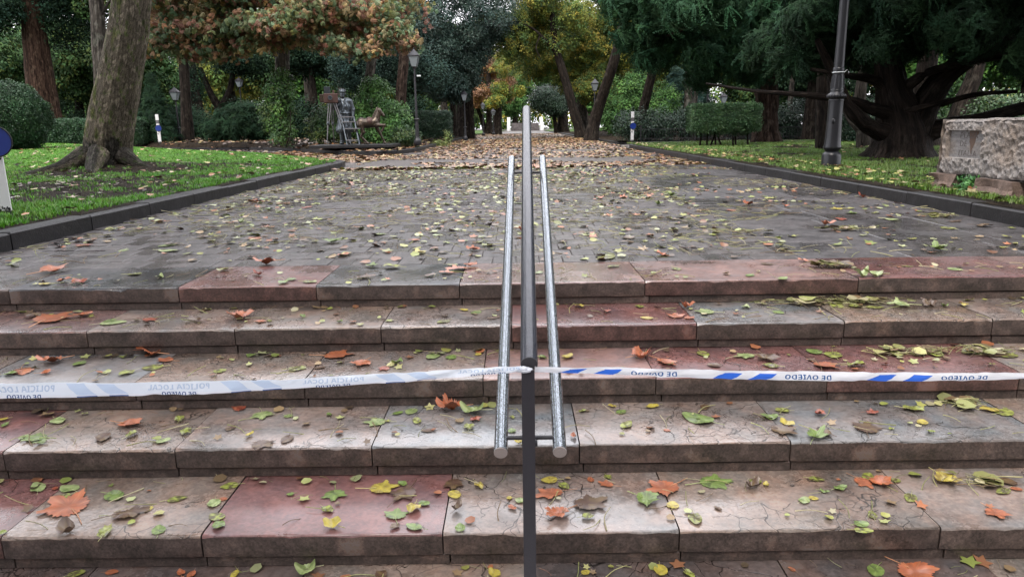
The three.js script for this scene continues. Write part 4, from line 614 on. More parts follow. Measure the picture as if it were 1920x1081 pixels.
tree('horse_chestnut', 'leaning horse chestnut whose browning leaves hang over the statue beside the lamp', [-6.2, 0.25, -31], [[-6.25, 0.1, -31], [-6.2, 1.6, -31], [-6.12, 2.7, -31], [-5.82, 4.2, -31], [-5.4, 7, -31]], [0.25, 0.21, 0.2, 0.19, 0.12], M.barkGrey,
  { rough: 0.05, limbs: [[[[-5.9, 4, -31], [-5.2, 4.6, -28.5], [-4.2, 4.3, -26.4]], [0.1, 0.07, 0.03]]],
    clumps: [...tiers(-7.8, -4.4, 3.9, 5.2, -28, -25.4, 20, 0.9, 58), [-4.3, 4.0, -26, 0.75, 0.5, 0.6, 90], [-3.6, 3.75, -26, 0.4, 0.3, 0.45, 34], [-5.2, 3.6, -26, 0.9, 0.4, 0.6, 70], [-6.4, 3.75, -26, 0.8, 0.4, 0.6, 60], ...band(-8, -4, 5.5, 8, -30, -26, 7, 1.4, 70)], pal: PAL.chest, kind: 'chestnut', mat: LM.thin, scale: 0.78, up: 0.25, shell: 0.15 });
tree('park_tree', 'brown trunk standing between the statue shrub and the dark hedge', [-5.3, 0.3, -34], [[-5.35, 0.1, -34], [-5.3, 2, -34], [-5.05, 4, -34], [-4.9, 7, -34]], [0.3, 0.25, 0.23, 0.15], M.barkRough, { clumps: [...band(-8.5, -3.4, 3.2, 6.5, -38, -33.5, 12, 1.1, 90)], pal: PAL.holm, kind: 'oak', scale: 1.2 });

// --- holm oak, dark and dense
tree('holm_oak', 'thick dark holm oak with blue-green crown left of the long path', [-3.45, 0.05, -50], [[-3.45, -0.05, -50], [-3.4, 1.5, -50], [-3.4, 3.5, -50], [-3.6, 7, -50]], [0.72, 0.58, 0.52, 0.35], M.barkDark,
  { seg: 18, lobes: 0.2, limbs: [[[[-3.5, 3, -49.8], [-4.6, 4.6, -47], [-5.6, 5.6, -44]], [0.3, 0.2, 0.08]]],
    clumps: [...band(-7, -2.6, 3.6, 6.8, -46, -41, 22, 1.05, 150), ...band(-5.6, -3.2, 2.7, 3.7, -46, -43, 8, 0.75, 130), [-2.9, 4.3, -46, 0.7, 1.3, 1, 200], [-2.3, 5.5, -46, 1.1, 1.0, 1, 220], [-1.3, 6.5, -46.5, 1.3, 0.7, 1, 170], [-0.4, 6.9, -47, 1.0, 0.5, 1, 100], ...band(-7, -1, 7, 15, -50, -42, 20, 1.9, 100)], pal: PAL.holm, kind: 'oak', scale: 1.25, mat: LM.gloss });
tree('holm_oak', 'slender dark trunk just left of the thick holm oak', [-4.1, 0.05, -48], [[-4.1, 0, -48], [-4.08, 2, -48], [-4.2, 4.4, -48]], [0.22, 0.17, 0.13], M.barkDark, {});
tree('plane_tree', 'distant rust-brown tree left of the path below the oak crown', [-2.7, 0, -75], [[-2.7, -0.1, -75], [-2.65, 3, -75], [-2.6, 6, -75], [-2.4, 9, -75]], [0.34, 0.27, 0.22, 0.12], M.barkDark,
  { limbs: [[[[-2.65, 3.4, -75], [-1.6, 4.4, -75], [-0.4, 5, -75]], [0.13, 0.09, 0.04]], [[[-3, 0, -75.5], [-3.6, 2, -75.5], [-4.3, 3.6, -75.5]], [0.3, 0.22, 0.15]]],
    clumps: [...band(-4.8, 0.2, 3.4, 7.5, -77, -73, 22, 1.0, 80)], pal: PAL.rust, kind: 'broad', scale: 1.15, mat: LM.thin });
tree('park_tree', 'stout dark trunk beside the path in front of the far stairs', [-1.75, 0, -70], [[-1.8, -0.1, -70], [-1.7, 1.2, -70], [-1.6, 2.6, -70], [-1.5, 3.6, -70]], [0.55, 0.42, 0.36, 0.2], M.barkDark, { lobes: 0.3, clumps: band(-2.6, 0.4, 2.9, 4.6, -71, -69, 6, 0.7, 60), pal: PAL.yellow });

// --- plane avenue on the right of the path, yellowing
tree('plane_tree', 'leaning plane tree with yellow-green leaves, tallest over the long path', [4.2, 0, -46], [[4.25, -0.1, -46], [4.05, 0.6, -46], [3.65, 1.9, -46], [3.17, 3.55, -46], [2.6, 5.5, -46], [2.3, 8, -46], [2.1, 12, -46]], [0.48, 0.34, 0.3, 0.27, 0.22, 0.16, 0.05], M.barkDark,
  { seg: 16, lobes: 0.3, limbs: [[[[2.7, 5.1, -46], [1.9, 5.9, -45.6], [1.2, 6.5, -45.3], [0.6, 6.75, -45]], [0.12, 0.1, 0.07, 0.03]], [[[1.6, 6.2, -45.5], [1.35, 5.4, -45.3], [1.6, 4.8, -45.2]], [0.05, 0.035, 0.02]]],
    clumps: [...band(1.2, 4, 6.6, 9.5, -46.4, -44.8, 7, 0.85, 110), ...band(-0.6, 7.6, 5.4, 7.6, -50, -46.5, 26, 1.1, 125), ...band(3.8, 7.6, 3.0, 5.4, -50, -47, 18, 1.0, 125), ...band(4.6, 6.6, 2.2, 3.1, -49.5, -47, 6, 0.65, 90), ...band(0.4, 2.8, 4.3, 6, -58, -52, 10, 1.2, 70), ...band(-2, 8, 8, 12, -52, -44, 12, 1.9, 60), ...band(-1.5, 3.5, 6.6, 9.5, -60, -50, 14, 1.5, 80), ...band(-2.4, 1.2, 6.4, 8.2, -53, -48, 8, 1.0, 90), ...band(3, 8.5, 4, 9.5, -60, -53, 20, 1.3, 80), ...band(-4, 6, 9, 15, -58, -47, 22, 2.0, 80), ...band(-1.2, 3, 5, 8.6, -72, -62, 14, 1.3, 80), ...band(5, 8.6, 5.5, 8, -50, -46, 8, 1.0, 100)], pal: PAL.yellow, kind: 'broad', scale: 0.78, mat: LM.thin });
tree('plane_tree', 'pale upright trunk right behind the leaning plane tree', [4.65, 0, -50], [[4.7, -0.1, -50], [4.55, 2.2, -50], [4.3, 5, -50], [4, 8, -50]], [0.4, 0.3, 0.26, 0.18], M.barkGrey, {});
tree('holly_tree', 'round dark-green holly far down the right of the path', [4.0, 0, -75], [[4.3, -0.1, -75], [4.1, 1.2, -75], [3.9, 2.4, -75]], [0.28, 0.2, 0.12], M.barkDark, { limbs: [[[[5.2, 0, -74.5], [4.9, 1.4, -74.5], [4.3, 2.6, -74.6]], [0.45, 0.34, 0.2]], [[[4.5, 0, -75.4], [4.7, 1.4, -75.2], [4.2, 2.6, -75]], [0.3, 0.22, 0.12]]], clumps: [[3.5, 3.3, -75, 2.0, 1.5, 1.6, 520], [4.4, 2.6, -74.6, 1.3, 0.8, 1.2, 240]], pal: PAL.deep, kind: 'oak', scale: 1.5, mat: LM.gloss });
tree('park_tree', 'dark leaning trunk beside the right-hand lantern lamp', [4.02, 0, -38], [[3.95, -0.1, -38], [4.15, 1, -38], [4.45, 2.1, -37.7], [4.95, 3.8, -37], [5.4, 6, -36.5]], [0.4, 0.31, 0.28, 0.25, 0.2], M.barkDark, { seg: 16, lobes: 0.2, clumps: [], pal: PAL.hemlock });
tree('park_tree', 'dark slanting trunk behind the distant white post with blue disc', [6.1, 0, -36], [[6.05, -0.1, -36], [6.25, 1.2, -36], [6.45, 2.4, -35.6], [6.75, 4.2, -35], [7, 6, -34.5]], [0.3, 0.24, 0.22, 0.2, 0.15], M.barkDark, { seg: 14 });

// --- hemlock with drooping sprays and its knobbly trunk
tree('hemlock_tree', 'tall conifer with drooping blue-green sprays and a knobbly brown trunk', [8.85, 0.12, -25.5], [[8.85, 0, -25.5], [8.82, 0.5, -25.5], [8.78, 1.2, -25.5], [8.7, 2.2, -25.5], [8.6, 5, -25.5], [8.5, 9, -25.5]], [0.62, 0.44, 0.37, 0.35, 0.3, 0.18], M.barkRough,
  { seg: 28, sub: 12, rough: 0.16, freq: 4.5, limbs: [[[[8.7, 4, -25.5], [6.5, 4.1, -23.5], [4.6, 3.4, -22.5]], [0.13, 0.09, 0.03]], [[[8.7, 3.2, -25.5], [7.2, 3.3, -24], [5.9, 2.7, -23]], [0.09, 0.06, 0.03]], [[[8.7, 3, -25.5], [10.2, 3.2, -24], [12, 2.7, -23]], [0.09, 0.06, 0.03]]],
    clumps: [...band(3.4, 9.5, 3.5, 5.2, -25, -20.5, 30, 0.85, 95), ...band(4.3, 9.3, 2.75, 3.5, -25, -22, 16, 0.6, 80), ...band(6.2, 9.5, 2.3, 2.9, -26, -23, 8, 0.5, 60), ...band(9.5, 13, 2.6, 5, -26, -22, 14, 0.9, 80), ...band(3.5, 13, 5.5, 10, -28, -22, 20, 1.4, 80), ...band(5, 9.5, 4.6, 7.5, -34, -29.5, 12, 1.2, 90), [3.3, 4.6, -24, 0.7, 0.8, 0.7, 90], [3.9, 3.7, -25, 0.7, 0.5, 0.7, 80]], pal: PAL.hemlock, kind: 'hang', scale: 0.85, up: 0.15, shell: 0.3 });

// --- the spreading yew
tree('yew_tree', 'old black-trunked yew with low spreading limbs behind the stone block', [7.62, 0.12, -14.3], [[7.62, -0.05, -14.3], [7.62, 0.25, -14.3], [7.6, 0.6, -14.3], [7.5, 1.0, -14.3], [7.3, 1.5, -14.3], [7.15, 2.1, -14.3], [7, 3.5, -14.4]], [0.78, 0.56, 0.5, 0.38, 0.27, 0.22, 0.14], M.barkYew,
  { seg: 26, sub: 8, rough: 0.13, freq: 4, lobes: 0.18, lseg: 12, limbs: [
    [[[7.75, 0.6, -14.2], [7.95, 1.1, -14.2], [8.2, 1.55, -14.2], [8.6, 1.95, -14.1], [9.4, 2.3, -13.8], [10.6, 2.7, -13.5]], [0.36, 0.27, 0.23, 0.17, 0.13, 0.08]],
    [[[7.9, 0.55, -14.2], [8.3, 0.72, -14.0], [8.8, 0.84, -13.7], [9.3, 1.02, -13.4], [10.4, 1.35, -13]], [0.24, 0.16, 0.13, 0.11, 0.07]],
    [[[7.4, 0.55, -14.2], [6.95, 0.68, -14.1], [6.55, 0.92, -14], [6.25, 1.3, -14], [6.0, 1.75, -14], [5.6, 2.3, -13.8]], [0.24, 0.15, 0.13, 0.11, 0.09, 0.05]],
    [[[7.35, 0.95, -14.2], [6.9, 1.05, -14.1], [6.4, 1.2, -14], [5.6, 1.32, -13.9], [4.7, 1.42, -14.2], [3.9, 1.62, -15]], [0.16, 0.11, 0.09, 0.055, 0.035, 0.02]],
    [[[7.3, 1.4, -14.3], [6.9, 1.6, -14.2], [6.4, 1.66, -14], [5.6, 1.8, -14]], [0.14, 0.09, 0.06, 0.03]],
    [[[7.4, 1.35, -14.2], [7.8, 1.7, -14], [8.3, 1.85, -13.6], [9.4, 2.0, -13]], [0.12, 0.08, 0.06, 0.03]],
    [[[8.1, 1.1, -14.1], [8.6, 1.28, -13.8], [9.2, 1.32, -13.5]], [0.06, 0.045, 0.03]],
    [[[7.45, 1.0, -14], [7.75, 1.08, -13.8], [8.1, 1.2, -13.7]], [0.07, 0.05, 0.03]],
  ],
  clumps: [...band(5.4, 7.2, 2.25, 3.4, -17, -13.2, 16, 0.62, 130), ...band(7.2, 11.5, 2.25, 3.4, -16.5, -11.8, 26, 0.62, 130), ...band(5.4, 8, 1.95, 2.4, -16.5, -13.4, 10, 0.4, 80), ...band(8.6, 12, 1.9, 2.5, -15.5, -12.3, 10, 0.42, 80), ...band(5, 12, 3.6, 6, -18, -13.6, 24, 1.1, 120), ...band(8, 13, 3.6, 6, -13, -10.5, 8, 1.0, 120), ...band(5, 12.5, 4.2, 6.8, -13, -7.5, 16, 1.2, 130), [9.9, 1.75, -12.9, 0.6, 0.22, 0.5, 70], [9.6, 1.5, -13.1, 0.5, 0.16, 0.5, 46]], pal: PAL.yew, kind: 'yew', scale: 0.8, up: 0.1, shell: 0.2 });  // high front clumps lie out of view, added to shade trunk and lawn

// --- trunks on the right
tree('park_tree', 'thin straight pole-like trunk right of the knobbly conifer trunk', [12.75, 0.1, -34], [[12.75, 0, -34], [12.78, 2.4, -34], [12.9, 6, -34]], [0.14, 0.11, 0.08], M.barkGrey, {});
tree('park_tree', 'pale thin trunk left of the clipped hedge on stems', [8.1, 0.1, -33], [[8.05, 0, -33], [8.1, 1.5, -33], [8.3, 5, -33]], [0.14, 0.1, 0.08], M.barkGrey, {});
tree('park_tree', 'pale bent trunk seen under the left limbs of the yew', [9.6, 0.08, -20], [[9.65, 0, -20], [9.55, 0.6, -20], [9.4, 1.3, -20], [9.5, 3, -20]], [0.22, 0.17, 0.15, 0.12], M.barkGrey, { limbs: [[[[9.55, 0.5, -20], [9.2, 0.9, -20.1], [9.0, 1.5, -20.3]], [0.11, 0.09, 0.07]]] });
tree('park_tree', 'grey-brown trunk with flared foot between the yew and the stone block', [10.95, 0.08, -19.4], [[10.95, 0, -19.4], [10.9, 0.5, -19.4], [10.8, 1.4, -19.4], [10.8, 4, -19.4]], [0.5, 0.32, 0.27, 0.2], M.barkDark, { lobes: 0.3 });
tree('park_tree', 'sloping mossy trunk above the stone block at the right', [15.2, 0.1, -24.5], [[14.6, 0, -24.5], [14.9, 1.2, -24.5], [15.2, 2.2, -24.5], [15.4, 4, -24.5]], [0.34, 0.28, 0.25, 0.2], M.barkDark, {});
tree('park_tree', 'slim dark trunk directly behind the cast-iron lamp', [8.1, 0.1, -19], [[8.15, 0, -19], [8.0, 1.2, -19], [7.9, 3, -19]], [0.24, 0.19, 0.15], M.barkDark, { lobes: 0.3 });
tree('park_tree', 'trunk with a forked top left of the dark rounded yew bush', [-19.4, 0.5, -48], [[-19.4, 0.3, -48], [-19.4, 1.2, -48], [-19.4, 2.3, -48]], [0.48, 0.36, 0.34], M.barkDark, { limbs: [[[[-19.4, 2.2, -48], [-19.9, 3.2, -48], [-20.4, 4.8, -48]], [0.28, 0.22, 0.15]], [[[-19.35, 2.2, -48], [-18.7, 3.1, -48], [-18.2, 4.8, -48]], [0.28, 0.22, 0.15]]], clumps: band(-22, -16.5, 5, 8, -50, -46, 8, 1.3, 80), pal: PAL.deep, kind: 'oak', scale: 1.5 });
tree('park_tree', 'dark ivy-covered trunk left of the forked tree', [-19.75, 0.4, -45.5], [[-19.75, 0.2, -45.5], [-19.75, 2, -45.5], [-19.9, 5, -45.5]], [0.5, 0.34, 0.3], M.barkDark, { clumps: [[-19.8, 3.6, -45.5, 0.55, 1.4, 0.55, 120], ...band(-23, -17, 5.6, 8, -47, -44, 6, 1.3, 80)], pal: PAL.deep, kind: 'oak', scale: 1 });
tree('park_tree', 'straight dark trunk beside the short lantern lamp behind the lawn', [-16.3, 0.35, -36], [[-16.3, 0.1, -36], [-16.2, 2, -36], [-16.05, 4.4, -36], [-16, 8, -36]], [0.34, 0.25, 0.22, 0.15], M.barkDark, { clumps: band(-19.5, -13.5, 4.4, 7.5, -38, -34, 12, 1.1, 90), pal: PAL.mid, kind: 'broad' });
tree('park_tree', 'pale trunk left of the tall laurel shrub', [-9.6, 0.35, -40], [[-9.6, 0.2, -40], [-9.5, 2, -40], [-9.4, 4, -40]], [0.26, 0.2, 0.16], M.barkGrey, {});

// --- woods behind, tree by tree
seed(777);
{
  // x, z, crown centre height, radius, palette, kind, where
  const W = [
    [-30, -44, 5.2, 3.2, 'mid', 'broad', 0], [-25, -47, 4.6, 2.8, 'bright', 'broad', 0], [-24.5, -41, 4.6, 2.2, 'mid', 'broad', 0], [-20.5, -40, 4.2, 2.0, 'mid', 'broad', 0], [-31, -52, 4, 3.5, 'mid', 'broad', 0], [-18, -56, 6.5, 3, 'mid', 'broad', 0], [-23, -60, 6, 3.4, 'yellow', 'broad', 0], [-14.5, -52, 6.2, 2.6, 'deep', 'oak', 0], [-12, -44, 5.4, 2.2, 'deep', 'oak', 0], [-9.5, -46, 5, 2.2, 'holm', 'oak', 0], [-8, -54, 5.6, 2.8, 'deep', 'oak', 0], [-28, -70, 7, 4.5, 'yellow', 'broad', 0], [-17, -72, 7, 4.2, 'mid', 'broad', 0], [-9.5, -68, 5.5, 3, 'yellow', 'broad', 0], [-36, -60, 5, 4, 'mid', 'broad', 0], [-38, -46, 5, 4, 'deep', 'oak', 0],
    [8.5, -52, 6, 2.8, 'yellow', 'broad', 1], [8.2, -60, 5.6, 3, 'mid', 'broad', 1], [12.5, -54, 6.5, 3.2, 'mid', 'broad', 1], [10.5, -44, 6.2, 2.2, 'yellow', 'broad', 1], [14.5, -41, 5.8, 2.6, 'mid', 'broad', 1], [18, -44, 5.6, 3, 'deep', 'oak', 1], [12.5, -31, 3.9, 1.8, 'deep', 'oak', 1], [17, -33, 4.2, 2.4, 'mid', 'broad', 1], [15.5, -28, 3.6, 2.0, 'bright', 'broad', 1], [21.5, -31, 4, 2.8, 'bright', 'broad', 1], [20, -25.5, 3.4, 2.0, 'bright', 'broad', 1], [26, -36, 5, 3.6, 'yellow', 'broad', 1], [13, -70, 7, 4, 'yellow', 'broad', 1], [22, -60, 7, 5, 'mid', 'broad', 1], [30, -48, 6, 4.5, 'deep', 'oak', 1], [25, -22, 4, 3, 'mid', 'broad', 1],
    [-15, -90, 7, 4, 'yellow', 'broad', 2], [-13, -100, 8, 4.5, 'mid', 'broad', 2], [9, -88, 7, 3.6, 'yellow', 'broad', 2], [12.5, -98, 7.5, 4.5, 'mid', 'broad', 2], [-4.5, -128, 9, 4.4, 'bright', 'broad', 2], [8, -130, 9, 4.4, 'bright', 'broad', 2], [-9, -124, 8, 5, 'mid', 'broad', 2], [12, -124, 8, 5, 'mid', 'broad', 2], [9.5, -104, 6.5, 3, 'deep', 'oak', 2], [-20, -120, 9, 6, 'mid', 'broad', 2], [22, -118, 9, 6, 'deep', 'oak', 2], [-32, -100, 9, 7, 'deep', 'oak', 2], [34, -95, 9, 7, 'mid', 'broad', 2], [-45, -75, 8, 6, 'mid', 'broad', 0], [-13.5, -62, 4, 3, 'mid', 'broad', 0], [-20, -66, 4, 3.4, 'bright', 'broad', 0], [-27, -56, 3.4, 3, 'mid', 'broad', 0], [-11, -78, 4, 3.4, 'mid', 'broad', 0], [-33, -80, 6, 5, 'mid', 'broad', 0], [-6, -62, 7, 2.8, 'holm', 'oak', 0], [9.5, -68, 4, 3, 'mid', 'broad', 1], [16, -50, 3.6, 3, 'mid', 'broad', 1], [24, -42, 3.6, 3.2, 'mid', 'broad', 1], [19.5, -38, 2.8, 2.4, 'deep', 'oak', 1], [29, -30, 3.4, 3, 'bright', 'broad', 1], [13.8, -36, 2.6, 2, 'deep', 'oak', 1], [11, -80, 4, 3.4, 'bright', 'broad', 1], [32, -60, 7, 5.5, 'mid', 'broad', 1], [-9, -108, 9, 4.6, 'yellow', 'broad', 2], [8.5, -96, 9, 4.4, 'yellow', 'broad', 2], [0, -146, 7, 5, 'bright', 'broad', 2], [10, -144, 7, 5, 'bright', 'broad', 2], [-9, -142, 6, 5, 'mid', 'broad', 2], [46, -70, 8, 6, 'mid', 'broad', 1], [42, -45, 7, 5, 'deep', 'oak', 1], [-50, -55, 7, 5, 'deep', 'oak', 0],
  ];
  const groups = ['wood left of the path', 'wood right of the path', 'trees round the far stairs'];
  const hue = { mid: 'mid-green', bright: 'light-green', yellow: 'yellowing', deep: 'dark-green', holm: 'blue-green' }, used = {};
  const spot = [[-99, 'beyond the left edge of the lawn'], [0, 'behind the round clipped bush'], [60, 'behind the red-brown trunk'], [150, 'behind the mossy plane tree'], [270, 'behind the yew cone'], [340, 'behind the short lantern lamp'], [400, 'behind the rounded yew bush'], [500, 'behind the tall laurel'], [600, 'behind the photographer statue'], [740, 'behind the statue lamp'], [840, 'behind the thick holm oak'], [930, 'over the far stairs'], [1010, 'beyond the leaning plane tree'], [1120, 'behind the white post on the right'], [1240, 'behind the clipped hedge on stems'], [1420, 'behind the knobbly conifer trunk'], [1540, 'behind the cast-iron lamp'], [1640, 'behind the yew trunk'], [1760, 'behind the stone block'], [1930, 'beyond the right edge of the lawn']];
  for (const [x, z, cy, r, pal, kind, w] of W) {
    const px = 965 - (x / z) * 1331; let near = ''; for (const [p, t] of spot) if (px >= p) near = t;
    let lab = `${hue[pal]} tree ${near}, ${-z < 45 ? 'near the front of the wood' : -z < 65 ? 'in the middle of the wood' : -z < 100 ? 'deep in the wood' : 'far off'}`; used[lab] = (used[lab] || 0) + 1; if (used[lab] > 1) lab = lab.replace(' tree ', used[lab] > 2 ? ' low slim tree ' : ' slim tree ');
    const k = rr(-0.3, 0.3), tr = M[pick(['barkDark', 'barkDark', 'barkGrey'])], sc = Math.max(1.1, Math.min(2.4, -z / 38)) * (kind === 'oak' ? 1.25 : 1), n = Math.round(Math.min(150, 62 * (r / sc) ** 1.3));
    const cl = []; for (let i = 0; i < 9; i++) { const d = rdir(), q = r * rr(0.35, 0.75); cl.push([x + d.x * q, Math.max(cy * 0.42, cy + d.y * q * 0.9), z + d.z * q * 0.8, r * 0.5, r * 0.42, r * 0.5, n]); }
    tree('park_tree', lab, [x, 0, z], [[x, -0.1, z], [x + k * 0.5, cy * 0.45, z], [x + k, cy, z]], [0.12 + r * 0.1, 0.08 + r * 0.07, 0.1], tr, { group: groups[w], clumps: cl, pal: PAL[pal], kind, scale: sc, mat: w === 2 || pal === 'yellow' ? LM.thin : LM.dull, sub: 3, seg: 8 });
  }
}

{ // the wood far beyond, one mass
  seed(999); const W = new THREE.Group(); W.name = 'distant_woods'; scene.add(W); tag(W, 'distant wood closing the view', null, null, 'stuff'); const cl = [];
  for (let i = 0; i < 90; i++) { const x = -170 + i * 3.8 + rr(-2, 2), z = -172 + rr(-8, 8) + Math.abs(x) * 0.35; cl.push([x, rr(3, 6), z, 5, 5, 4, 60], [x + 2, rr(11, 20), z, 6, 6, 4, 60]); }
  crown(W, 'broad', cl, [...PAL.mid, ...PAL.yellow, ...PAL.bright], 4.2, LM.dull, 'woods_foliage');
}
// --- unseen trees and house fronts added to keep sky light off the steps
seed(888);
tree('added_street_tree', 'unseen plane tree added left of the steps to block sky light', [-7.5, -0.91, 1.5], [[-7.5, -0.95, 1.5], [-7.4, 2, 1.4], [-7, 6, 1.2]], [0.5, 0.38, 0.28], M.barkGrey, { clumps: band(-11.5, -4, 4.5, 15, -7, 7, 44, 1.8, 90), pal: PAL.mid, kind: 'broad', scale: 1.8 });
tree('added_street_tree', 'unseen plane tree added right of the steps to block sky light', [8, -0.91, 1], [[8, -0.95, 1], [7.9, 2, 1], [7.6, 6, 1]], [0.5, 0.38, 0.28], M.barkGrey, { clumps: band(4.3, 12, 4.5, 15, -7, 7, 44, 1.8, 90), pal: PAL.mid, kind: 'broad', scale: 1.8 });
{
  const H = thing('added_house_fronts', 'unseen row of house fronts added behind the steps to block sky light', 'building', [0, -0.91, 24]);
  part('wall', boxUV(box(90, 20, 8, 0, 10, 4)), M.limestone, H);
  for (let i = 0; i < 26; i++) for (let f = 0; f < 5; f++) part('window', boxUV(box(1.3, 2.2, 0.1, -41 + i * 3.3, 3.2 + f * 3.6, -0.06)), M.blackPaint, H);
  part('cornice', boxUV(bevelBox(91, 0.6, 1, 0.05, 0, 19.7, -0.2)), M.limestone, H);
}

// --- shrubs and hedges
function shrub(name, label, base, kind, clumps, pal, scale = 1, mat = LM.gloss, up = 0.5, shell = 0.45, stems = []) { const t = thing(name, label, name.includes('hedge') ? 'hedge' : 'bush', base); crown(t, kind, clumps, pal, scale, mat, 'foliage', up, shell); for (const [p, r] of stems) part('stem', limb(rel(base, p), r, 6, 0.05, 3, 3), M.barkDark, t); return t; }
seed(55);
shrub('clipped_bush', 'round clipped bush at the left edge before the red-brown trunk', [-18, 0.35, -26], 'small', [[-18, 1.45, -26, 1.15, 1.18, 1.15, 2300]], PAL.box, 0.75, LM.gloss, 0.1, 0.86);
{ const h = thing('clipped_hedge', 'low clipped hedge between the red-brown trunk and the mossy tree', 'hedge', [-20, 0.4, -32]); const c = [[-20.6, 0.85, -32.4, 4, 0.48, 0.4, 2200, null, 'box'], [-20.6, 0.85, -32.4, 4, 0.48, 0.4, 1500, null, 'fill']]; crown(h, 'small', c, PAL.box, 0.8, LM.gloss, 'foliage', 0.2, 0.75); }
{ const h = thing('yew_cone', 'dark cone-shaped yew behind the mossy plane tree', 'bush', [-16.6, 0.33, -33.6]); const c = []; for (let i = 0; i < 9; i++) { const t = i / 8, r = 1.17 * (1 - t * 0.82); c.push([-16.55, 0.55 + t * 2.6, -33.6, r, 0.38, r, Math.round(260 * (1 - t * 0.75))]); } crown(h, 'yew', c, PAL.yew, 0.55, LM.dull, 'foliage', 0.2, 0.7); }
shrub('yew_bush', 'dark broad rounded yew bush left of the tall laurel', [-12.9, 0.3, -34], 'yew', [[-12.7, 1.05, -34, 1.5, 1.2, 1.2, 900], [-13.8, 0.8, -34, 0.9, 0.8, 0.9, 350], [-11.8, 1, -34, 0.9, 1.1, 0.9, 350]], PAL.yew, 0.7, LM.dull, 0.2, 0.7);
shrub('laurel_shrub', 'tall loose light-green laurel shrub left of the statue', [-8.75, 0.3, -27], 'laurel', [[-8.6, 2.25, -27, 0.6, 0.7, 0.55, 150], [-8.8, 1.4, -27, 0.72, 0.75, 0.6, 190], [-8.7, 0.7, -27, 0.6, 0.5, 0.55, 80], [-8.5, 2.75, -27, 0.28, 0.25, 0.28, 26]], PAL.bright.concat(PAL.mid), 0.62, LM.gloss, 0.3, 0.3, [[[[-8.7, 0.2, -26.8], [-8.6, 1.2, -26.7], [-8.6, 2.5, -26.9]], [0.03, 0.025, 0.012]], [[[-8.5, 0.2, -26.8], [-8.25, 0.8, -26.6], [-8.2, 1.5, -26.7]], [0.025, 0.02, 0.012]], [[[-8.9, 0.2, -26.9], [-9.1, 1.3, -26.9], [-9.0, 2.3, -27]], [0.03, 0.025, 0.012]]]);
shrub('rhododendron', 'bright-green leafy shrub right behind the bronze horse', [-5.4, 0.3, -27.6], 'laurel', [[-5.3, 1.55, -27.8, 0.95, 0.95, 0.7, 290], [-4.6, 1.1, -27.5, 0.7, 0.75, 0.6, 190], [-5.9, 1.1, -27.6, 0.7, 0.8, 0.6, 170], [-5.35, 2.35, -27.9, 0.5, 0.35, 0.45, 70], [-4.3, 0.7, -27.2, 0.5, 0.45, 0.5, 80], [-5.2, 0.6, -27.2, 0.9, 0.4, 0.5, 120]], PAL.bright, 0.6, LM.gloss, 0.5, 0.4);
shrub('leafy_shrub', 'green shrub left behind the box camera', [-7.1, 0.3, -27.6], 'laurel', [[-7.0, 1.1, -27.8, 0.7, 0.8, 0.6, 190], [-7.5, 0.8, -27.6, 0.5, 0.6, 0.5, 90], [-6.6, 0.7, -27.4, 0.5, 0.5, 0.5, 80]], PAL.mid, 0.6, LM.gloss, 0.5, 0.4);
shrub('leafy_shrub', 'low dark shrub at the foot of the lamp beside the horse', [-4, 0.25, -26], 'laurel', [[-4.05, 0.55, -26.2, 0.5, 0.35, 0.4, 90], [-3.7, 0.45, -26.4, 0.3, 0.25, 0.3, 40]], PAL.mid, 0.5);
{ const h = thing('clipped_hedge', 'dark clipped hedge right of the statue lamp', 'hedge', [-4.4, 0.3, -36]); const c = [[-4.5, 0.92, -36, 1.3, 0.58, 0.45, 1100, null, 'box'], [-4.5, 0.92, -36, 1.3, 0.58, 0.45, 900, null, 'fill']]; crown(h, 'small', c, PAL.deep, 0.8, LM.gloss, 'foliage', 0.2, 0.7); }
shrub('yellow_bush', 'yellow autumn bush far behind the forked tree', [-26.3, 0.3, -60], 'broad', [[-26.3, 1.6, -60, 0.9, 1.5, 0.9, 160], [-25.6, 1.2, -60, 0.8, 1.1, 0.8, 110]], [[0.3, 0.2, 0.03], [0.26, 0.18, 0.04]], 1);
shrub('leafy_shrub', 'light-green spreading shrub behind the right-hand leaning trunks', [7, 0.1, -44], 'broad', [[6.6, 2.3, -44, 1.5, 1.4, 1.2, 230], [7.9, 1.7, -44, 1.5, 1.2, 1.2, 210], [6.0, 1.2, -44, 1.1, 0.9, 1, 150], [9.0, 2.2, -44.5, 1.2, 1.1, 1, 150], [7.4, 3.2, -44.5, 1, 0.8, 1, 120]], PAL.bright, 0.8, LM.thin);
shrub('blue_conifer', 'blue-green weeping conifer behind the clipped hedge', [10.8, 0.1, -48], 'hang', [[10.8, 2.9, -48, 1.2, 1.6, 1.1, 220], [11.8, 1.8, -47, 1.2, 1.6, 1.0, 190], [10.2, 1.6, -47.5, 0.9, 1.4, 0.9, 130]], PAL.blue, 1.1, LM.dull, 0.05, 0.4);
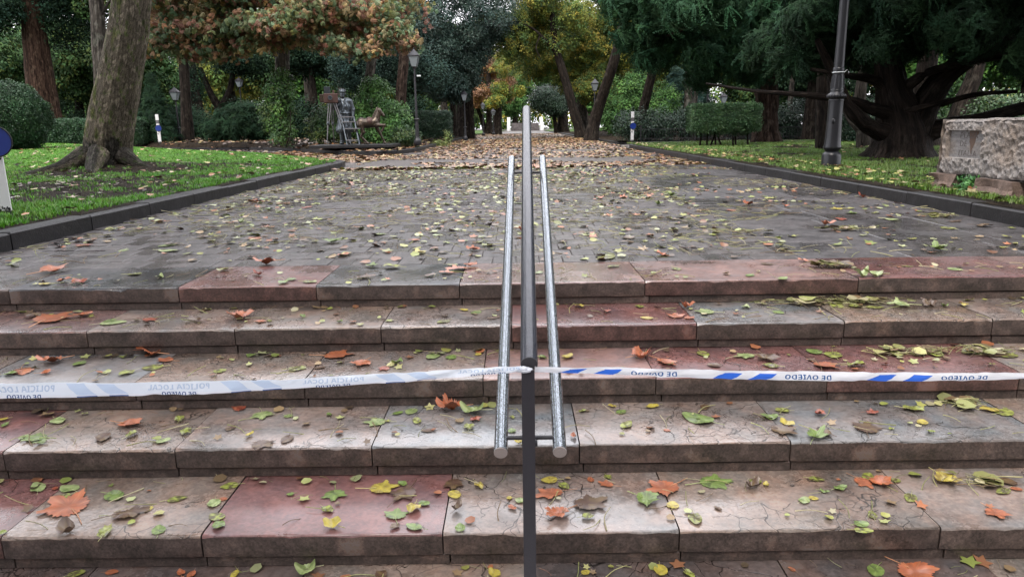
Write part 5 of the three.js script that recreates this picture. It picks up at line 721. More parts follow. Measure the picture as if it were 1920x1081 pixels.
{ // hedge block held up on bare stems
  const h = thing('clipped_hedge', 'box-shaped clipped hedge held up on bare stems on the right lawn', 'hedge', [6.42, 0.12, -22.5]); const c = [];
  c.push([6.42, 0.98, -22.5, 1.02, 0.36, 0.42, 1500, null, 'box']); for (let i = 0; i < 9; i++) c.push([5.6 + i * 0.2, 0.6 + 0.05 * (i % 3), -22.4, 0.16, 0.16, 0.3, 16]); c.push([6.42, 0.98, -22.5, 1.0, 0.34, 0.4, 900, null, 'fill']);
  crown(h, 'small', c, [[0.045, 0.1, 0.04], [0.06, 0.125, 0.045], [0.035, 0.08, 0.035]], 0.55, LM.gloss, 'foliage', 0.2, 0.5);
  for (const [x, l] of [[5.95, 0], [6.15, -0.12], [6.2, 0.02], [6.3, 0.12], [6.75, 0], [6.82, 0.03], [7.2, 0.02], [5.75, -0.02]]) part('stem', limb(rel([6.42, 0.12, -22.5], [[x + l * 1.2, 0.02, -22.45], [x, 0.4, -22.5], [x - l * 0.5, 0.95, -22.5]]), [0.035, 0.028, 0.02], 6, 0.06, 3, 3), M.barkDark, h);
}
for (const [x, z, w, label] of [[7.2, -33.5, 2.6, 'dark low shrubs behind the fence at the white post'], [11.5, -33, 2.4, 'dark low shrubs behind the clipped hedge on stems'], [14.2, -27.5, 2.2, 'dark undergrowth shrub behind the cast-iron lamp'], [12.2, -24.2, 1.5, 'dark low shrub behind the pale trunks under the yew'], [18, -23, 2.6, 'green shrub behind the stone block'], [14.2, -20.5, 1.5, 'leafy green shrub between the yew trunk and the stone block']])
  shrub('understorey_shrub', label, [x, 0.1, z], 'oak', [[x - w * 0.5, 0.75, z, w * 0.55, 0.8, 0.8, 170], [x + w * 0.5, 0.85, z, w * 0.55, 0.9, 0.8, 170], [x, 0.6, z + 0.4, w * 0.6, 0.55, 0.6, 120]], x > 14 ? PAL.mid : PAL.deep, 1.0, LM.gloss);
for (const [x, z, w, label] of [[-17, -42, 3.4, 'dark shrub under the trees behind the forked trunk'], [-27, -40, 4, 'dark shrub under the trees left of the red-brown trunk'], [-22, -44, 3, 'dark shrub behind the low clipped hedge'], [-9.5, -37, 2.6, 'dark shrub behind the laurel and camera'], [-6.8, -40, 2.4, 'dark shrub behind the statue group']])
  shrub('understorey_shrub', label, [x, 0.3, z], 'oak', [[x - w * 0.5, 1.1, z, w * 0.55, 1.2, 0.9, 190], [x + w * 0.5, 1.2, z, w * 0.55, 1.3, 0.9, 190], [x, 0.8, z + 0.5, w * 0.6, 0.8, 0.7, 140]], PAL.deep, 1.2, LM.dull);
shrub('small_plant', 'little pale-green sapling at the kerb in front of the oak trunk', [-3.15, 0.02, -33.5], 'laurel', [[-3.1, 0.35, -33.5, 0.16, 0.3, 0.16, 12], [-3.3, 0.12, -31.5, 0.5, 0.12, 0.2, 26]], [[0.2, 0.24, 0.07], [0.13, 0.2, 0.05]], 0.5);
shrub('small_plant', 'small green weed between the feet of the stone block', [4.66, 0.12, -7.2], 'laurel', [[4.6, 0.18, -7.25, 0.09, 0.07, 0.16, 16]], [[0.05, 0.16, 0.04], [0.07, 0.2, 0.05]], 0.3);

// --- low iron fence, wire, far stairs, pale building
{
  const F = thing('iron_fence', 'low black iron railing along the far edge of the right lawn', 'fence', [9.5, 0.1, -31.8]); const bars = [], posts = [];
  for (let i = 0; i < 80; i++) bars.push(rod([-4 + i * 0.12, 0, 0], [-4 + i * 0.12, 0.52, 0], 0.008, 0.008, 4)); for (let i = 0; i < 5; i++) posts.push(-4 + i * 2.38);
  for (const x of posts) part('fence_post', boxUV(bevelBox(0.05, 0.66, 0.05, 0.004, x, 0, 0)), M.ironFar, F);
  for (const y of [0.1, 0.5]) part('fence_rail', boxUV(box(9.6, 0.025, 0.02, 0.75, y, 0)), M.ironFar, F);
  tag(part('fence_bars', merge(bars), M.ironFar, F), null, null, null, 'stuff');
}
single('overhead_wire', rod([-2.6, 4.36, -70], [5.4, 4.33, -70], 0.011, 0.011, 5), M.bronzePale, 'thin pale wire stretched high across the long path', 'wire');
{
  const F = thing('distant_stairs', 'small flight of steps between pale balustrades at the end of the long path', 'stairs', [1.6, 0, -114]);
  for (let i = 0; i < 8; i++) part('step', boxUV(bevelBox(4.4, 0.15, 1.2, 0.01, 0, i * 0.15, -i * 0.42)), M.settB, F);
  for (const s of [-1, 1]) { part('balustrade', boxUV(merge([bevelBox(0.5, 1.1, 0.6, 0.02, s * 2.6, 0, 0.4), bevelBox(0.36, 1.0, 3.4, 0.02, s * 2.55, 0.7, -1.6).rotateX(0), bevelBox(0.5, 2.1, 0.6, 0.02, s * 2.6, 0, -3.5)])), M.whitePaint, F); }
}

// ------------------------------------------------------------------ grass
{
  seed(31); const tuft = [1, 2].map((k) => { const pos = [], idx = []; for (let i = 0; i < 12; i++) { const a = rr(0, 6.28), x = rr(-0.045, 0.045), z = rr(-0.045, 0.045), h = rr(0.022, 0.052), le = rr(0.01, 0.03), w = rr(0.0025, 0.0045), b = pos.length / 3, c = Math.cos(a), s = Math.sin(a); pos.push(x - s * w, 0, z + c * w, x + s * w, 0, z - c * w, x + c * le * 0.4 - s * w * 0.7, h * 0.6, z + s * le * 0.4 + c * w * 0.7, x + c * le * 0.4 + s * w * 0.7, h * 0.6, z + s * le * 0.4 - c * w * 0.7, x + c * le, h, z + s * le); idx.push(b, b + 1, b + 2, b + 1, b + 3, b + 2, b + 2, b + 3, b + 4); } const g = new THREE.BufferGeometry(); g.setAttribute('position', new THREE.Float32BufferAttribute(pos, 3)); g.setIndex(idx); g.computeVertexNormals(); return g; });
  const mat = phy({ color: C(1, 1, 1), roughness: 0.5, transmission: 0.25, thickness: 0 });
  const grassOn = (n, X, Z, yf, ok, col, label) => {
    const per = [[], []], m = new THREE.Matrix4(), q = new THREE.Quaternion();
    for (let i = 0; i < n; i++) { const t = rnd(), z = Z[0] + (Z[1] - Z[0]) * t ** 1.25, x = X(z, rnd()); if (!ok(x, z)) continue; const far = 1 + Math.max(0, (-z - 12) / 16); q.setFromAxisAngle(V(0, 1, 0), rr(0, 6.28)); m.compose(V(x, yf(x, z) - 0.004, z), q, V(far, rr(0.7, 1.2) * (1 + (far - 1) * 0.25), far)); const c = col(x, z), v = rr(0.75, 1.3); per[i % 2].push([m.clone(), C(c[0] * v, c[1] * v, c[2] * v)]); }
    const G = new THREE.Group(); G.name = numbered('grass'); scene.add(G); tag(G, label, null, null, 'stuff');
    per.forEach((l, k) => { const im = new THREE.InstancedMesh(tuft[k], mat, l.length); im.name = 'grass_blades'; l.forEach(([mm, c], i) => { im.setMatrixAt(i, mm); im.setColorAt(i, c); }); im.receiveShadow = im.castShadow = true; G.add(im); });
  };
  const bare = (x, z) => noise3(x * 0.9 + 4, 2, z * 0.9) * 0.7 + noise3(x * 2.4, 5, z * 2.4) * 0.45;
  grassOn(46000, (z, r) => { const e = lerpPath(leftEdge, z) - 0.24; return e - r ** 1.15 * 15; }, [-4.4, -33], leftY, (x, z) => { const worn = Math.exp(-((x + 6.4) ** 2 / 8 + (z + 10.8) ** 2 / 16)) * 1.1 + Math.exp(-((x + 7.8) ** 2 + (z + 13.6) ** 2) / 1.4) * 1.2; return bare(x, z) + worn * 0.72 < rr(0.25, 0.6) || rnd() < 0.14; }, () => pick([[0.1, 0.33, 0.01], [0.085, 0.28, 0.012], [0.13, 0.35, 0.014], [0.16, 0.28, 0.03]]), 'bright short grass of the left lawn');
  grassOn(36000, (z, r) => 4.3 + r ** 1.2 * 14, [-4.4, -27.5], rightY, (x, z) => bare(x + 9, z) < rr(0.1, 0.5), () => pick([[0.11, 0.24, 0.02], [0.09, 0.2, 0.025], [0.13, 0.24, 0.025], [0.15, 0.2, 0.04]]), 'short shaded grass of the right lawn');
}

// ------------------------------------------------------------------ fallen leaves
function outlineLeaf(kind, s, curl) {   // width about 1, lying in the xz plane, petiole towards +z
  seed(s); const n = kind === 'P' ? 60 : 28, rings = [0.3, 0.62, 1], pos = [0, 0, 0], idx = [], R = [];
  for (let i = 0; i < n; i++) {
    const a = (i / n) * Math.PI * 2; let r;
    if (kind === 'P') { const lob = [[0, 1], [1.02, 0.86], [-1.02, 0.86], [2.0, 0.62], [-2.0, 0.62]]; r = 0.34; for (const [c, l] of lob) { let d = Math.abs(((a - c + Math.PI * 3) % (Math.PI * 2)) - Math.PI); r = Math.max(r, 0.58 * l * Math.max(0, 1 - (d / 0.72) ** 1.5)); } r *= 1 + 0.09 * Math.sin(i * 2.6 + s) + 0.05 * Math.sin(i * 1.3); } else { const c = Math.cos(a), sn = Math.sin(a); r = 1 / Math.hypot(sn / 0.37, c / 0.46) + 0.12 * Math.max(0, c) ** 14 - 0.05 * Math.max(0, -c) ** 20; r *= 1 + 0.035 * Math.sin(i * 2.9 + s) + 0.02 * Math.sin(i * 1.1); }
    R.push(r);
  }
  const fx = rr(-1, 1), fz = rr(-1, 1), ph = rr(0, 6);
  const Y = (x, z) => curl * (0.55 * (x * x * (0.6 + fx) + z * z * (0.6 + fz)) + 0.1 * Math.sin(x * 7 + ph) * Math.cos(z * 6) + 0.22 * Math.max(0, fx * x + fz * z));
  for (const k of rings) for (let i = 0; i < n; i++) { const a = (i / n) * Math.PI * 2, r = R[i] * k, x = Math.sin(a) * r, z = -Math.cos(a) * r; pos.push(x, Y(x, z), z); }
  for (let i = 0; i < n; i++) { const j = (i + 1) % n; idx.push(0, 1 + j, 1 + i); for (let k = 0; k < 2; k++) { const a = 1 + k * n + i, b = 1 + k * n + j, c = a + n, d = b + n; idx.push(a, b, c, b, d, c); } }
  // petiole
  const b0 = pos.length / 3, pz = [0.15, 0.45, 0.8], bend = rr(-0.3, 0.3); for (const z of pz) for (const [dx, dy] of [[-0.012, 0], [0.012, 0], [0, 0.02]]) pos.push(dx + bend * z * z, Y(0, 0.15) * 0.6 + dy + 0.01, z); for (let k = 0; k < 2; k++) for (let i = 0; i < 3; i++) { const a = b0 + k * 3 + i, b = b0 + k * 3 + ((i + 1) % 3); idx.push(a, b, a + 3, b, b + 3, a + 3); }
  const lo = Math.min(...pos.filter((_, i) => i % 3 === 1)); for (let i = 1; i < pos.length; i += 3) pos[i] -= lo;
  const g = new THREE.BufferGeometry(); g.setAttribute('position', new THREE.Float32BufferAttribute(pos, 3)); g.setIndex(idx); g.userData.stem = b0; return g;
}
function dyeLeaf(g0, base, spot, vein, share, s) {   // mottled autumn colours, paler veins
  const g = g0.clone(), p = g.attributes.position, c = new Float32Array(p.count * 3);
  for (let i = 0; i < p.count; i++) { const x = p.getX(i), z = p.getZ(i), n = noise3(x * 5 + s, 3, z * 5) * 0.65 + noise3(x * 13 + s, 7, z * 13) * 0.4, t = n > share ? 1 : n > share - 0.2 ? 0.5 : 0, v = Math.abs(Math.sin(Math.atan2(x, -z) * 3.1)) < 0.14 && Math.hypot(x, z) > 0.05 ? 0.35 : 0, l = 1 + 0.25 * noise3(x * 9, s, z * 9); for (let k = 0; k < 3; k++) c[i * 3 + k] = (i >= g0.userData.stem ? vein[k] : (base[k] * (1 - t) + spot[k] * t) * (1 - v) * l + vein[k] * v); }
  g.setAttribute('color', new THREE.BufferAttribute(c, 3)); g.computeVertexNormals(); return g;
}
const leafPaint = phy({ color: C(1, 1, 1), vertexColors: true, roughness: 0.42, clearcoat: 0.35, clearcoatRoughness: 0.2 });
const HUE = {
  o: [[0.4, 0.12, 0.05], [0.3, 0.1, 0.05], [0.5, 0.24, 0.12], 0.25, 'orange'], r: [[0.25, 0.055, 0.03], [0.36, 0.12, 0.06], [0.3, 0.12, 0.07], 0.3, 'red-brown'], d: [[0.085, 0.045, 0.028], [0.14, 0.09, 0.04], [0.16, 0.1, 0.06], 0.2, 'dark brown'],
  g: [[0.15, 0.22, 0.05], [0.08, 0.11, 0.035], [0.35, 0.42, 0.16], 0.3, 'green'], y: [[0.44, 0.36, 0.06], [0.24, 0.17, 0.04], [0.55, 0.5, 0.2], 0.35, 'yellow'], l: [[0.26, 0.3, 0.05], [0.09, 0.075, 0.03], [0.48, 0.47, 0.2], 0.12, 'mottled yellow-green'], p: [[0.3, 0.36, 0.15], [0.16, 0.22, 0.07], [0.5, 0.5, 0.27], 0.25, 'pale green'],
};
const LEAF = {}; for (const k of ['P', 'V']) for (const h of Object.keys(HUE)) LEAF[h + k] = [0, 1, 2, 3, 4].map((v) => dyeLeaf(outlineLeaf(k, (k === 'P' ? 3 : 40) + v * 7 + h.charCodeAt(0), h === 'o' || h === 'r' ? [0.35, 0.7, 1.1, 1.5, 0.2][v] : h === 'd' ? [0.2, 0.5, 0.9, 1.4, 0.1][v] : [0.12, 0.25, 0.6, 1.0, 0.05][v]), HUE[h][0], HUE[h][1], HUE[h][2], HUE[h][3], v * 11 + h.charCodeAt(0)));
function leafOnGround(code, x, y, z, size, where, turn, vi) {
  const m = new THREE.Mesh(LEAF[code][vi], leafPaint); m.name = numbered('fallen_leaf'); m.castShadow = m.receiveShadow = true; m.position.set(x, y + 0.001, z); m.rotation.set(rr(-0.05, 0.05), turn, rr(-0.05, 0.05)); m.position.y += size * 0.008; m.scale.set(size * rr(0.8, 1.1), size * rr(0.4, 1.5), size * rr(0.8, 1.15)); scene.add(m);
  const l = `${HUE[code[0]][4]} ${code[1] === 'P' ? 'lobed' : 'oval'} fallen leaf on ${where}`; tag(m, l, 'leaf', l.replace('fallen leaf', 'fallen leaves'));
}
seed(404);
{
  const DATA = 'oP,-2.90,0,-4.329,0.146 oP,-2.65,0,-4.034,0.075 rP,-2.53,0,-3.984,0.092 yP,-2.70,0,-3.952,0.073 oP,-1.60,0,-4.462,0.137 rP,-1.54,0,-4.127,0.057 gP,-1.30,0,-3.992,0.068 lV,-1.18,0,-3.927,0.079 gP,-1.32,0,-3.909,0.075 gP,-0.91,0,-4.360,0.090 lV,-0.77,0,-4.317,0.119 dP,-0.89,0,-4.025,0.093 oP,-0.41,0,-4.130,0.082 oP,-0.35,0,-4.238,0.110 oP,-0.28,0,-4.316,0.093 lV,-0.41,0,-4.377,0.067 dV,-0.51,0,-4.045,0.075 gV,1.32,0,-3.939,0.072 pV,1.47,0,-3.844,0.071 pV,1.91,0,-3.872,0.101 pP,1.99,0,-3.867,0.095 pV,2.53,0,-4.024,0.086 oP,1.78,0,-4.325,0.059 dP,1.53,0,-4.256,0.072 lV,-1.81,0,-4.288,0.079 lV,-2.33,0,-4.210,0.084 pP,-2.11,0,-4.088,0.069 pP,0.13,0,-4.094,0.063 lV,0.59,0,-4.255,0.078 lV,0.95,0,-4.148,0.070 lV,2.31,0,-4.135,0.057 oP,-2.50,1,-3.658,0.189 dP,-2.63,1,-3.730,0.087 oP,-2.36,1,-3.727,0.093 gV,-2.16,1,-3.620,0.062 pV,-2.13,1,-3.577,0.117 rP,-1.96,1,-3.631,0.079 dV,-1.68,1,-3.576,0.084 oP,-1.47,1,-3.639,0.131 oP,-1.34,1,-3.560,0.061 lV,-1.30,1,-3.578,0.045 gV,-1.14,1,-3.634,0.042 gP,-0.92,1,-3.529,0.044 yP,-0.29,1,-3.734,0.046 gV,-0.22,1,-3.686,0.057 dV,-0.13,1,-3.573,0.067 lV,-0.38,1,-3.513,0.077 lV,-0.66,1,-3.537,0.055 rP,0.48,1,-3.672,0.051 yV,0.67,1,-3.534,0.060 oP,0.82,1,-3.557,0.083 yV,0.34,1,-3.782,0.065 oP,0.92,1,-3.728,0.075 oP,0.88,1,-3.523,0.055 pP,1.00,1,-3.634,0.096 pV,1.23,1,-3.712,0.058 gV,1.37,1,-3.615,0.062 yV,2.39,1,-3.696,0.063 lV,1.81,1,-3.704,0.086 lV,1.91,1,-3.687,0.086 pP,2.06,1,-3.702,0.097 dV,2.20,1,-3.695,0.086 lV,1.73,1,-3.720,0.069 gP,2.28,1,-3.680,0.057 lV,0.67,1,-3.765,0.053 lV,-2.78,1,-3.840,0.060 oP,-2.37,2,-3.198,0.117 gV,-2.39,2,-3.155,0.065 oP,-2.29,2,-3.312,0.115 oP,-2.23,2,-3.164,0.050 oP,-1.86,2,-3.411,0.124 oP,-1.74,2,-3.331,0.069 lV,-1.75,2,-3.228,0.102 lV,-1.84,2,-3.156,0.085 lV,-1.41,2,-3.163,0.070 lV,-1.05,2,-3.179,0.086 gV,-2.15,2,-3.298,0.073 oP,-0.91,2,-3.372,0.133 oP,-0.75,2,-3.244,0.092 rP,-0.63,2,-3.171,0.055 gV,-0.58,2,-3.230,0.072 pP,-0.42,2,-3.344,0.084 gV,-0.33,2,-3.324,0.068 yV,-0.20,2,-3.361,0.042 gV,0.12,2,-3.298,0.052 yV,0.24,2,-3.293,0.083 oP,0.59,2,-3.280,0.093 oP,0.70,2,-3.212,0.096 lV,0.91,2,-3.332,0.079 dV,0.92,2,-3.157,0.070 pP,1.11,2,-3.291,0.088 dV,1.19,2,-3.248,0.092 lV,1.18,2,-3.140,0.079 gP,1.46,2,-3.335,0.084 lV,1.53,2,-3.291,0.109 oP,1.42,2,-3.138,0.134 lV,1.56,2,-3.125,0.084 lV,1.94,2,-3.291,0.098 lV,2.01,2,-3.271,0.087 dP,2.28,2,-3.269,0.113 lV,2.35,2,-3.250,0.112 pP,2.23,2,-3.295,0.078 gV,-1.34,2,-3.390,0.054 dP,-0.94,2,-3.198,0.056 yP,-2.29,3,-2.930,0.038 gV,-2.24,3,-2.871,0.042 gP,-2.01,3,-2.730,0.089 gV,-1.96,3,-2.683,0.061 pV,-2.07,3,-2.742,0.049 dV,-1.73,3,-2.732,0.080 lV,-1.62,3,-2.745,0.058 oP,-1.69,3,-2.855,0.102 pV,-2.03,3,-2.905,0.084 pP,-1.46,3,-2.684,0.057 lV,-1.40,3,-2.765,0.058 lV,-1.49,3,-2.901,0.066 dV,-1.23,3,-2.809,0.055 rP,-1.27,3,-3.014,0.068 pP,-1.14,3,-2.943,0.095 pV,-1.02,3,-2.927,0.052 gP,-0.84,3,-2.934,0.033 dV,-1.04,3,-2.643,0.095 dV,-0.95,3,-2.690,0.070 yP,-1.12,3,-2.726,0.040 oP,-0.30,3,-2.965,0.100 pV,-0.20,3,-2.932,0.108 rP,-0.19,3,-2.862,0.060 gV,-0.54,3,-2.942,0.047 pP,-0.48,3,-2.965,0.067 pP,-0.61,3,-2.846,0.087 lV,-0.44,3,-2.852,0.060 dP,-0.38,3,-2.757,0.049 lV,-0.21,3,-2.779,0.054 gV,-0.03,3,-2.742,0.044 lV,-0.03,3,-2.880,0.032 yV,-0.00,3,-2.625,0.060 oV,0.22,3,-2.679,0.035 lV,0.28,3,-2.935,0.042 gP,0.45,3,-2.924,0.061 yP,0.42,3,-2.986,0.033 yP,0.60,3,-2.980,0.062 lV,0.45,3,-2.777,0.072 oV,0.61,3,-2.729,0.035 gV,0.77,3,-2.833,0.132 dP,0.83,3,-2.967,0.062 lV,1.16,3,-2.920,0.070 gV,1.08,3,-2.847,0.078 yV,1.12,3,-2.763,0.071 dV,1.08,3,-2.716,0.118 rP,1.30,3,-2.874,0.046 rP,1.53,3,-2.885,0.046 lV,1.72,3,-2.914,0.084 yV,1.69,3,-2.778,0.067 dV,1.43,3,-2.722,0.105 gP,1.19,3,-2.641,0.094 dP,1.24,3,-2.680,0.074 lV,2.09,3,-2.868,0.101 yV,2.05,3,-2.892,0.069 lV,1.53,3,-2.719,0.031 pV,-1.90,4,-2.543,0.076 pP,-1.77,4,-2.536,0.080 rV,-1.83,4,-2.541,0.034 lV,-1.76,4,-2.470,0.061 oP,-1.69,4,-2.394,0.155 dV,-1.44,4,-2.337,0.113 gV,-1.56,4,-2.473,0.094 lV,-1.31,4,-2.448,0.069 yV,-1.38,4,-2.380,0.044 dP,-1.59,4,-2.225,0.078 lV,-1.45,4,-2.212,0.059 gP,-1.27,4,-2.232,0.071 lV,-1.14,4,-2.546,0.063 oV,-1.13,4,-2.444,0.036 pP,-1.15,4,-2.413,0.068 lV,-1.10,4,-2.319,0.070 gP,-1.07,4,-2.259,0.053 gP,-0.71,4,-2.471,0.086 lV,-0.71,4,-2.359,0.059 yV,-0.66,4,-2.247,0.079 gP,-0.88,4,-2.474,0.033 yP,-0.54,4,-2.512,0.095 gP,-0.46,4,-2.543,0.046 dP,-0.44,4,-2.473,0.102 dV,-0.26,4,-2.539,0.096 yP,-0.25,4,-2.460,0.065 yP,-0.16,4,-2.520,0.054 yP,-0.39,4,-2.352,0.074 gV,-0.36,4,-2.396,0.048 gP,-0.45,4,-2.317,0.085 gP,-0.37,4,-2.235,0.056 dP,-0.44,4,-2.243,0.041 gP,-0.21,4,-2.221,0.052 dP,-0.23,4,-2.345,0.058 yV,-0.04,4,-2.428,0.028 pP,-0.00,4,-2.408,0.044 oV,-0.03,4,-2.359,0.035 yP,0.12,4,-2.560,0.072 lV,0.17,4,-2.516,0.054 oP,0.12,4,-2.460,0.093 oP,0.14,4,-2.304,0.096 dV,0.25,4,-2.379,0.114 oV,0.28,4,-2.560,0.034 oP,0.34,4,-2.521,0.058 lV,0.35,4,-2.581,0.042 gP,0.47,4,-2.398,0.095 oP,0.56,4,-2.487,0.111 yV,0.56,4,-2.361,0.059 lV,0.24,4,-2.288,0.046 gP,0.75,4,-2.528,0.108 lV,0.92,4,-2.533,0.058 dV,0.89,4,-2.483,0.061 yV,0.95,4,-2.503,0.033 lV,1.16,4,-2.548,0.054 pP,1.05,4,-2.385,0.051 yV,1.09,4,-2.403,0.040 gV,1.15,4,-2.449,0.036 gP,1.22,4,-2.472,0.053 oP,1.33,4,-2.519,0.070 oP,1.39,4,-2.505,0.082 lV,1.37,4,-2.561,0.059 lV,1.46,4,-2.528,0.041 lV,1.45,4,-2.399,0.071 yP,1.65,4,-2.520,0.087 oP,1.69,4,-2.287,0.076 gP,1.18,4,-2.221,0.056 lV,1.17,4,-2.184,0.055 lV,1.25,4,-2.278,0.049 lV,0.62,4,-2.273,0.068 dV,0.72,4,-2.336,0.031 dP,1.88,4,-2.506,0.078 oV,1.88,4,-2.453,0.044 lV,1.82,4,-2.438,0.060 lV,-1.55,5,-2.175,0.056 oV,-1.43,5,-2.185,0.045 oV,-1.18,5,-2.174,0.033 oV,-1.14,5,-2.165,0.037 dV,-0.48,5,-2.153,0.055 yV,-0.09,5,-2.150,0.055 yV,0.22,5,-2.154,0.037 yP,0.48,5,-2.161,0.059 oP,1.33,5,-2.126,0.122 gP,1.21,5,-2.148,0.073 oV,0.93,5,-2.159,0.029 lV,0.57,5,-2.139,0.047 yP,-0.99,5,-2.168,0.041 pP,-0.74,5,-2.173,0.081';
  const steps = ['the top step', 'the second step from the top', 'the third step from the top', 'the fourth step from the top', 'the fifth step from the top', 'the lowest step in view'];
  for (const e of DATA.split(' ')) { let [code, x, k, z, s] = e.split(','); if (code === 'dV') code = 'dP'; if (code[1] === 'P' && +s < 0.085 && code[0] !== 'o' && code[0] !== 'r') code = code[0] + 'V'; leafOnGround(code, +x, -RISE * +k + 0.003, +z, +s * (code[1] === 'P' ? 1.22 : 1.02), `${steps[+k]}, ${+x < -0.9 ? 'far left' : +x < 0.03 ? 'left of the handrail' : +x < 1.0 ? 'right of the handrail' : 'far right'}`, rr(0, 6.28), Math.floor(rnd() * 5)); }
  for (let i = 0; i < 54; i++) { const t = rnd() ** 1.3, z = -4.5 - t * 4.2, x = rr(-3.6, 3.9); if (x < -0.75 * -z || x > 0.75 * -z) continue; const code = pick(['oP', 'oP', 'oP', 'oV', 'rP', 'lV', 'lV', 'yP', 'gP', 'pV', 'dP', 'pP']); leafOnGround(code, x, 0.002, z, rr(0.09, 0.17), `the wet paving above the steps, ${x < 0 ? 'left' : 'right'} of the handrail`, rr(0, 6.28), Math.floor(rnd() * 5)); }
}
// the uncountable rest
{
  const flat = [0, 1, 2].map((k) => { const g = outlineLeaf(k ? 'V' : 'P', 70 + k, 0.5); const q = new THREE.BufferGeometry(); void g; seed(90 + k); const n = k ? 7 : 10, pos = [0, 0.02, 0], idx = [], cu = rr(0.2, 0.6); for (let i = 0; i < n; i++) { const a = (i / n) * 6.2832, r = k ? 0.42 + 0.1 * Math.cos(a) : i % 2 ? 0.3 : 0.55; const x = Math.sin(a) * r, z = Math.cos(a) * r; pos.push(x, cu * (x * x + 0.4 * z * z) + 0.1 * rnd(), z); } for (let i = 0; i < n; i++) idx.push(0, 1 + i, 1 + ((i + 1) % n)); q.setAttribute('position', new THREE.Float32BufferAttribute(pos, 3)); q.setIndex(idx); q.computeVertexNormals(); return q; });
  const stem = [0, 1].map((k) => { seed(120 + k); const b = rr(0.1, 0.35); const g = limb([[-0.5, 0.02, 0], [0, 0.05, b * 0.5], [0.5, 0.02, 0]], [0.012, 0.014, 0.02], 4, 0, 1, 3); g.deleteAttribute('uv'); return g; });
  const wetLeaf = phy({ color: C(1, 1, 1), roughness: 0.45, clearcoat: 0.25 });
  const scatter = (name, label, geos, n, place, pal, size) => {
    const per = geos.map(() => []), m = new THREE.Matrix4(), q = new THREE.Quaternion(), e = new THREE.Euler();
    for (let i = 0; i < n; i++) { const p = place(); if (!p) continue; q.setFromEuler(e.set(rr(-0.25, 0.25), rr(0, 6.28), rr(-0.25, 0.25))); const s = size() * (p[3] || 1); m.compose(V(p[0], p[1] + 0.004, p[2]), q, V(s, s, s)); const c = pick(pal), v = rr(0.7, 1.3); per[Math.floor(rnd() * geos.length)].push([m.clone(), C(c[0] * v, c[1] * v, c[2] * v)]); }
    const G = new THREE.Group(); G.name = numbered(name); scene.add(G); tag(G, label, null, null, 'stuff');
    per.forEach((l, k) => { if (!l.length) return; const im = new THREE.InstancedMesh(geos[k], wetLeaf, l.length); im.name = name.replace('litter', 'pieces'); l.forEach(([mm, c], i) => { im.setMatrixAt(i, mm); im.setColorAt(i, c); }); im.castShadow = im.receiveShadow = true; G.add(im); });
  };
  const A = [[0.34, 0.13, 0.06], [0.22, 0.1, 0.05], [0.3, 0.21, 0.11], [0.3, 0.3, 0.08], [0.25, 0.28, 0.07], [0.12, 0.08, 0.05], [0.34, 0.36, 0.18], [0.2, 0.24, 0.06]], B = [[0.26, 0.135, 0.065], [0.3, 0.18, 0.09], [0.22, 0.11, 0.055], [0.16, 0.085, 0.05], [0.32, 0.24, 0.12], [0.22, 0.18, 0.06], [0.11, 0.065, 0.04], [0.3, 0.14, 0.06]], G = [[0.4, 0.38, 0.16], [0.34, 0.36, 0.14], [0.44, 0.4, 0.24], [0.22, 0.15, 0.08]];
  seed(2024);
  const clumpy = (x, z, f, t) => noise3(x * f, 4, z * f) + 0.5 * noise3(x * f * 2.7, 8, z * f * 2.7) > t;
  scatter('leaf_litter', 'small scattered leaves on the wet paving', flat, 5200, () => { const z = -4.45 - 10.3 * rnd() ** 0.75, x = rr(-3.7, 3.98); return clumpy(x, z, 1.4, x > 1.9 ? 0.2 : -0.3) ? [x, 0, z] : null; }, A, () => rr(0.03, 0.09));
  scatter('stem_litter', 'loose leaf stalks strewn over the wet paving', stem, 6500, () => { const z = -4.45 - 10.3 * rnd() ** 0.8, x = rr(-3.7, 3.98); return clumpy(x + 3, z, 1.1, x > 1.9 ? 0.1 : -0.3) ? [x, 0, z] : null; }, G, () => rr(0.06, 0.17));
  scatter('stem_litter', 'loose leaf stalks lying on the steps', stem, 420, () => { const k = Math.floor(rnd() * 6), x = rr(-3, 3); return [x, -RISE * k + 0.002, Z0 + RUN * k - rr(0.02, 0.37)]; }, G, () => rr(0.05, 0.14));
  scatter('leaf_litter', 'small leaf scraps lying on the steps', flat, 330, () => { const k = Math.floor(rnd() * 6), x = rr(-3, 3); return [x, -RISE * k + 0.002, Z0 + RUN * k - rr(0.02, 0.37)]; }, A.concat(G), () => rr(0.02, 0.05));
  scatter('leaf_litter', 'leaf scraps washed into the corners behind the treads', [...flat, ...stem], 420, () => { const k = 1 + Math.floor(rnd() * 5), x = rr(-3, 3); return noise3(x * 3, k, 2) > -0.1 ? [x, -RISE * k + 0.002, Z0 + RUN * (k - 1) + 0.01 + 0.05 * rnd() ** 2] : null; }, A.concat(G, [[0.07, 0.05, 0.03]]), () => rr(0.025, 0.07));
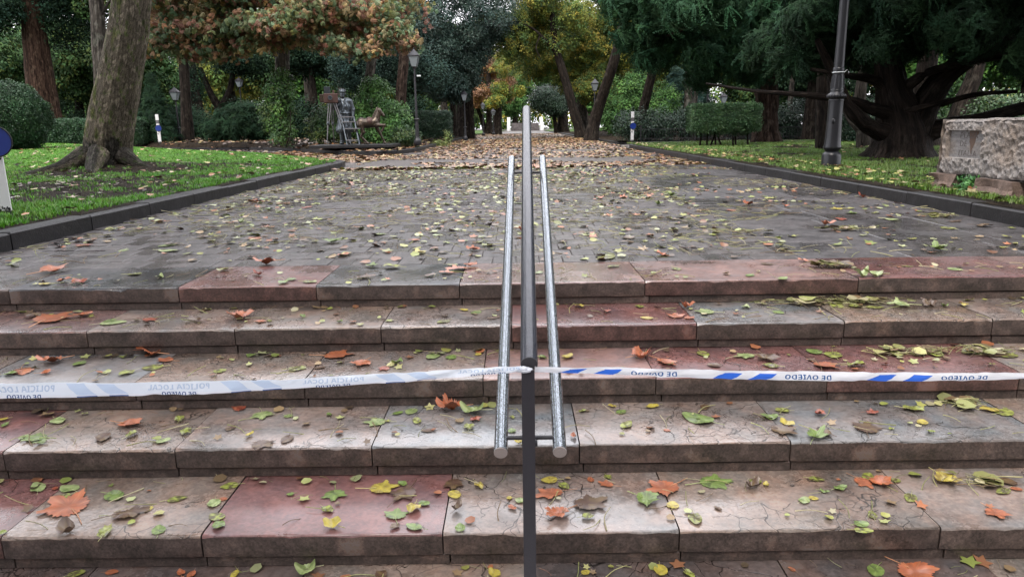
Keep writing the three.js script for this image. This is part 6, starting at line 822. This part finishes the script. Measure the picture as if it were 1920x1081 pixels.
  for (const [x, k, z, w, n] of [[1.85, 0, -4.15, 0.16, 60], [1.75, 1, -3.78, 0.5, 150], [1.9, 2, -3.3, 0.25, 70], [2.25, 2, -3.3, 0.25, 70], [1.95, 3, -2.95, 0.12, 40], [1.75, 4, -2.5, 0.12, 34], [3.75, 0, -6.3, 0.24, 90], [2.6, 0, -5.6, 0.25, 60], [1.7, 0, -5.5, 0.35, 70]]) scatter('stem_litter', `matted heap of stalks on the ${['landing', 'second step', 'third step', 'fourth step', 'fifth step'][k]} at the right`, [...stem, ...stem, ...stem, flat[1]], n, () => [x + w * (rnd() + rnd() - 1), -RISE * k + 0.003 + rr(0, 0.02), z + 0.06 * (rnd() + rnd() - 1)], [...G, [0.2, 0.2, 0.07], [0.14, 0.1, 0.06], [0.24, 0.25, 0.1]], () => rr(0.04, 0.11));
  scatter('leaf_litter', 'drift of leaves along the joint at the far edge of the paving', flat, 520, () => { const x = rr(-3.7, 1.2) + (rnd() < 0.1 ? rr(0, 2.6) : 0); return [x, rr(0, 0.025), -14.7 + rr(-0.3, 0.2) * rr(0.2, 1.6)]; }, B.concat(A), () => rr(0.1, 0.19));
  scatter('leaf_litter', 'thick fallen leaves covering the long path', flat, 24000, () => { const t = rnd(), z = -14.9 - 60 * t ** 1.35, x = z < -27 ? rr(-3.5, 4.2) : z < -17 ? rr(Math.max(-9, lerpPath(leftEdge, z)), 4) : rr(-3.7, 4); return clumpy(x, z, 0.5, z > -19 ? 0.0 : -0.5) ? [x, 0, z, 1 + t * 0.6] : null; }, B, () => rr(0.07, 0.135));
  scatter('leaf_litter', 'fallen leaves on the diagonal side path and soil bed', flat, 3600, () => { const z = -18 - 26 * rnd(), x = rr(lerpPath(leftEdge, z) - 0.3, -3.6); const on = x > lerpPath(bedEdge, z) && z < -22.7; return [x, on ? isleY(x, z) : 0, z, 1.2]; }, B, () => rr(0.1, 0.18));
  scatter('leaf_litter', 'dark leaf mould and twigs on the bare earth by the plane tree', [...flat, ...stem], 1500, () => { const z = -7 - 8 * rnd(), x = lerpPath(leftEdge, z) - 0.25 - 5 * rnd(); return clumpy(x, z, 1.2, -0.2) ? [x, leftY(x, z) + 0.004, z] : null; }, [[0.13, 0.09, 0.06], [0.2, 0.14, 0.09], [0.09, 0.06, 0.045], [0.24, 0.2, 0.12], [0.11, 0.13, 0.05]], () => rr(0.03, 0.09));
  scatter('leaf_litter', 'pale leaves dotted over the left lawn', flat, 700, () => { const z = -4.6 - 26 * rnd(), x = lerpPath(leftEdge, z) - 0.2 - 12 * rnd(); return [x, leftY(x, z) + 0.035, z]; }, [[0.42, 0.33, 0.2], [0.4, 0.2, 0.1], [0.4, 0.36, 0.14], [0.28, 0.14, 0.07]], () => rr(0.07, 0.16));
  scatter('leaf_litter', 'leaves dotted over the right lawn', flat, 900, () => { const z = -4.6 - 22.5 * rnd(), x = 4.2 + (rnd() < 0.5 ? 0.9 : 11) * rnd(); return [x, rightY(x, z) + 0.03, z]; }, [[0.36, 0.3, 0.15], [0.32, 0.15, 0.07], [0.34, 0.33, 0.1], [0.16, 0.09, 0.05]], () => rr(0.05, 0.11));
}
renderer.render(scene, camera);
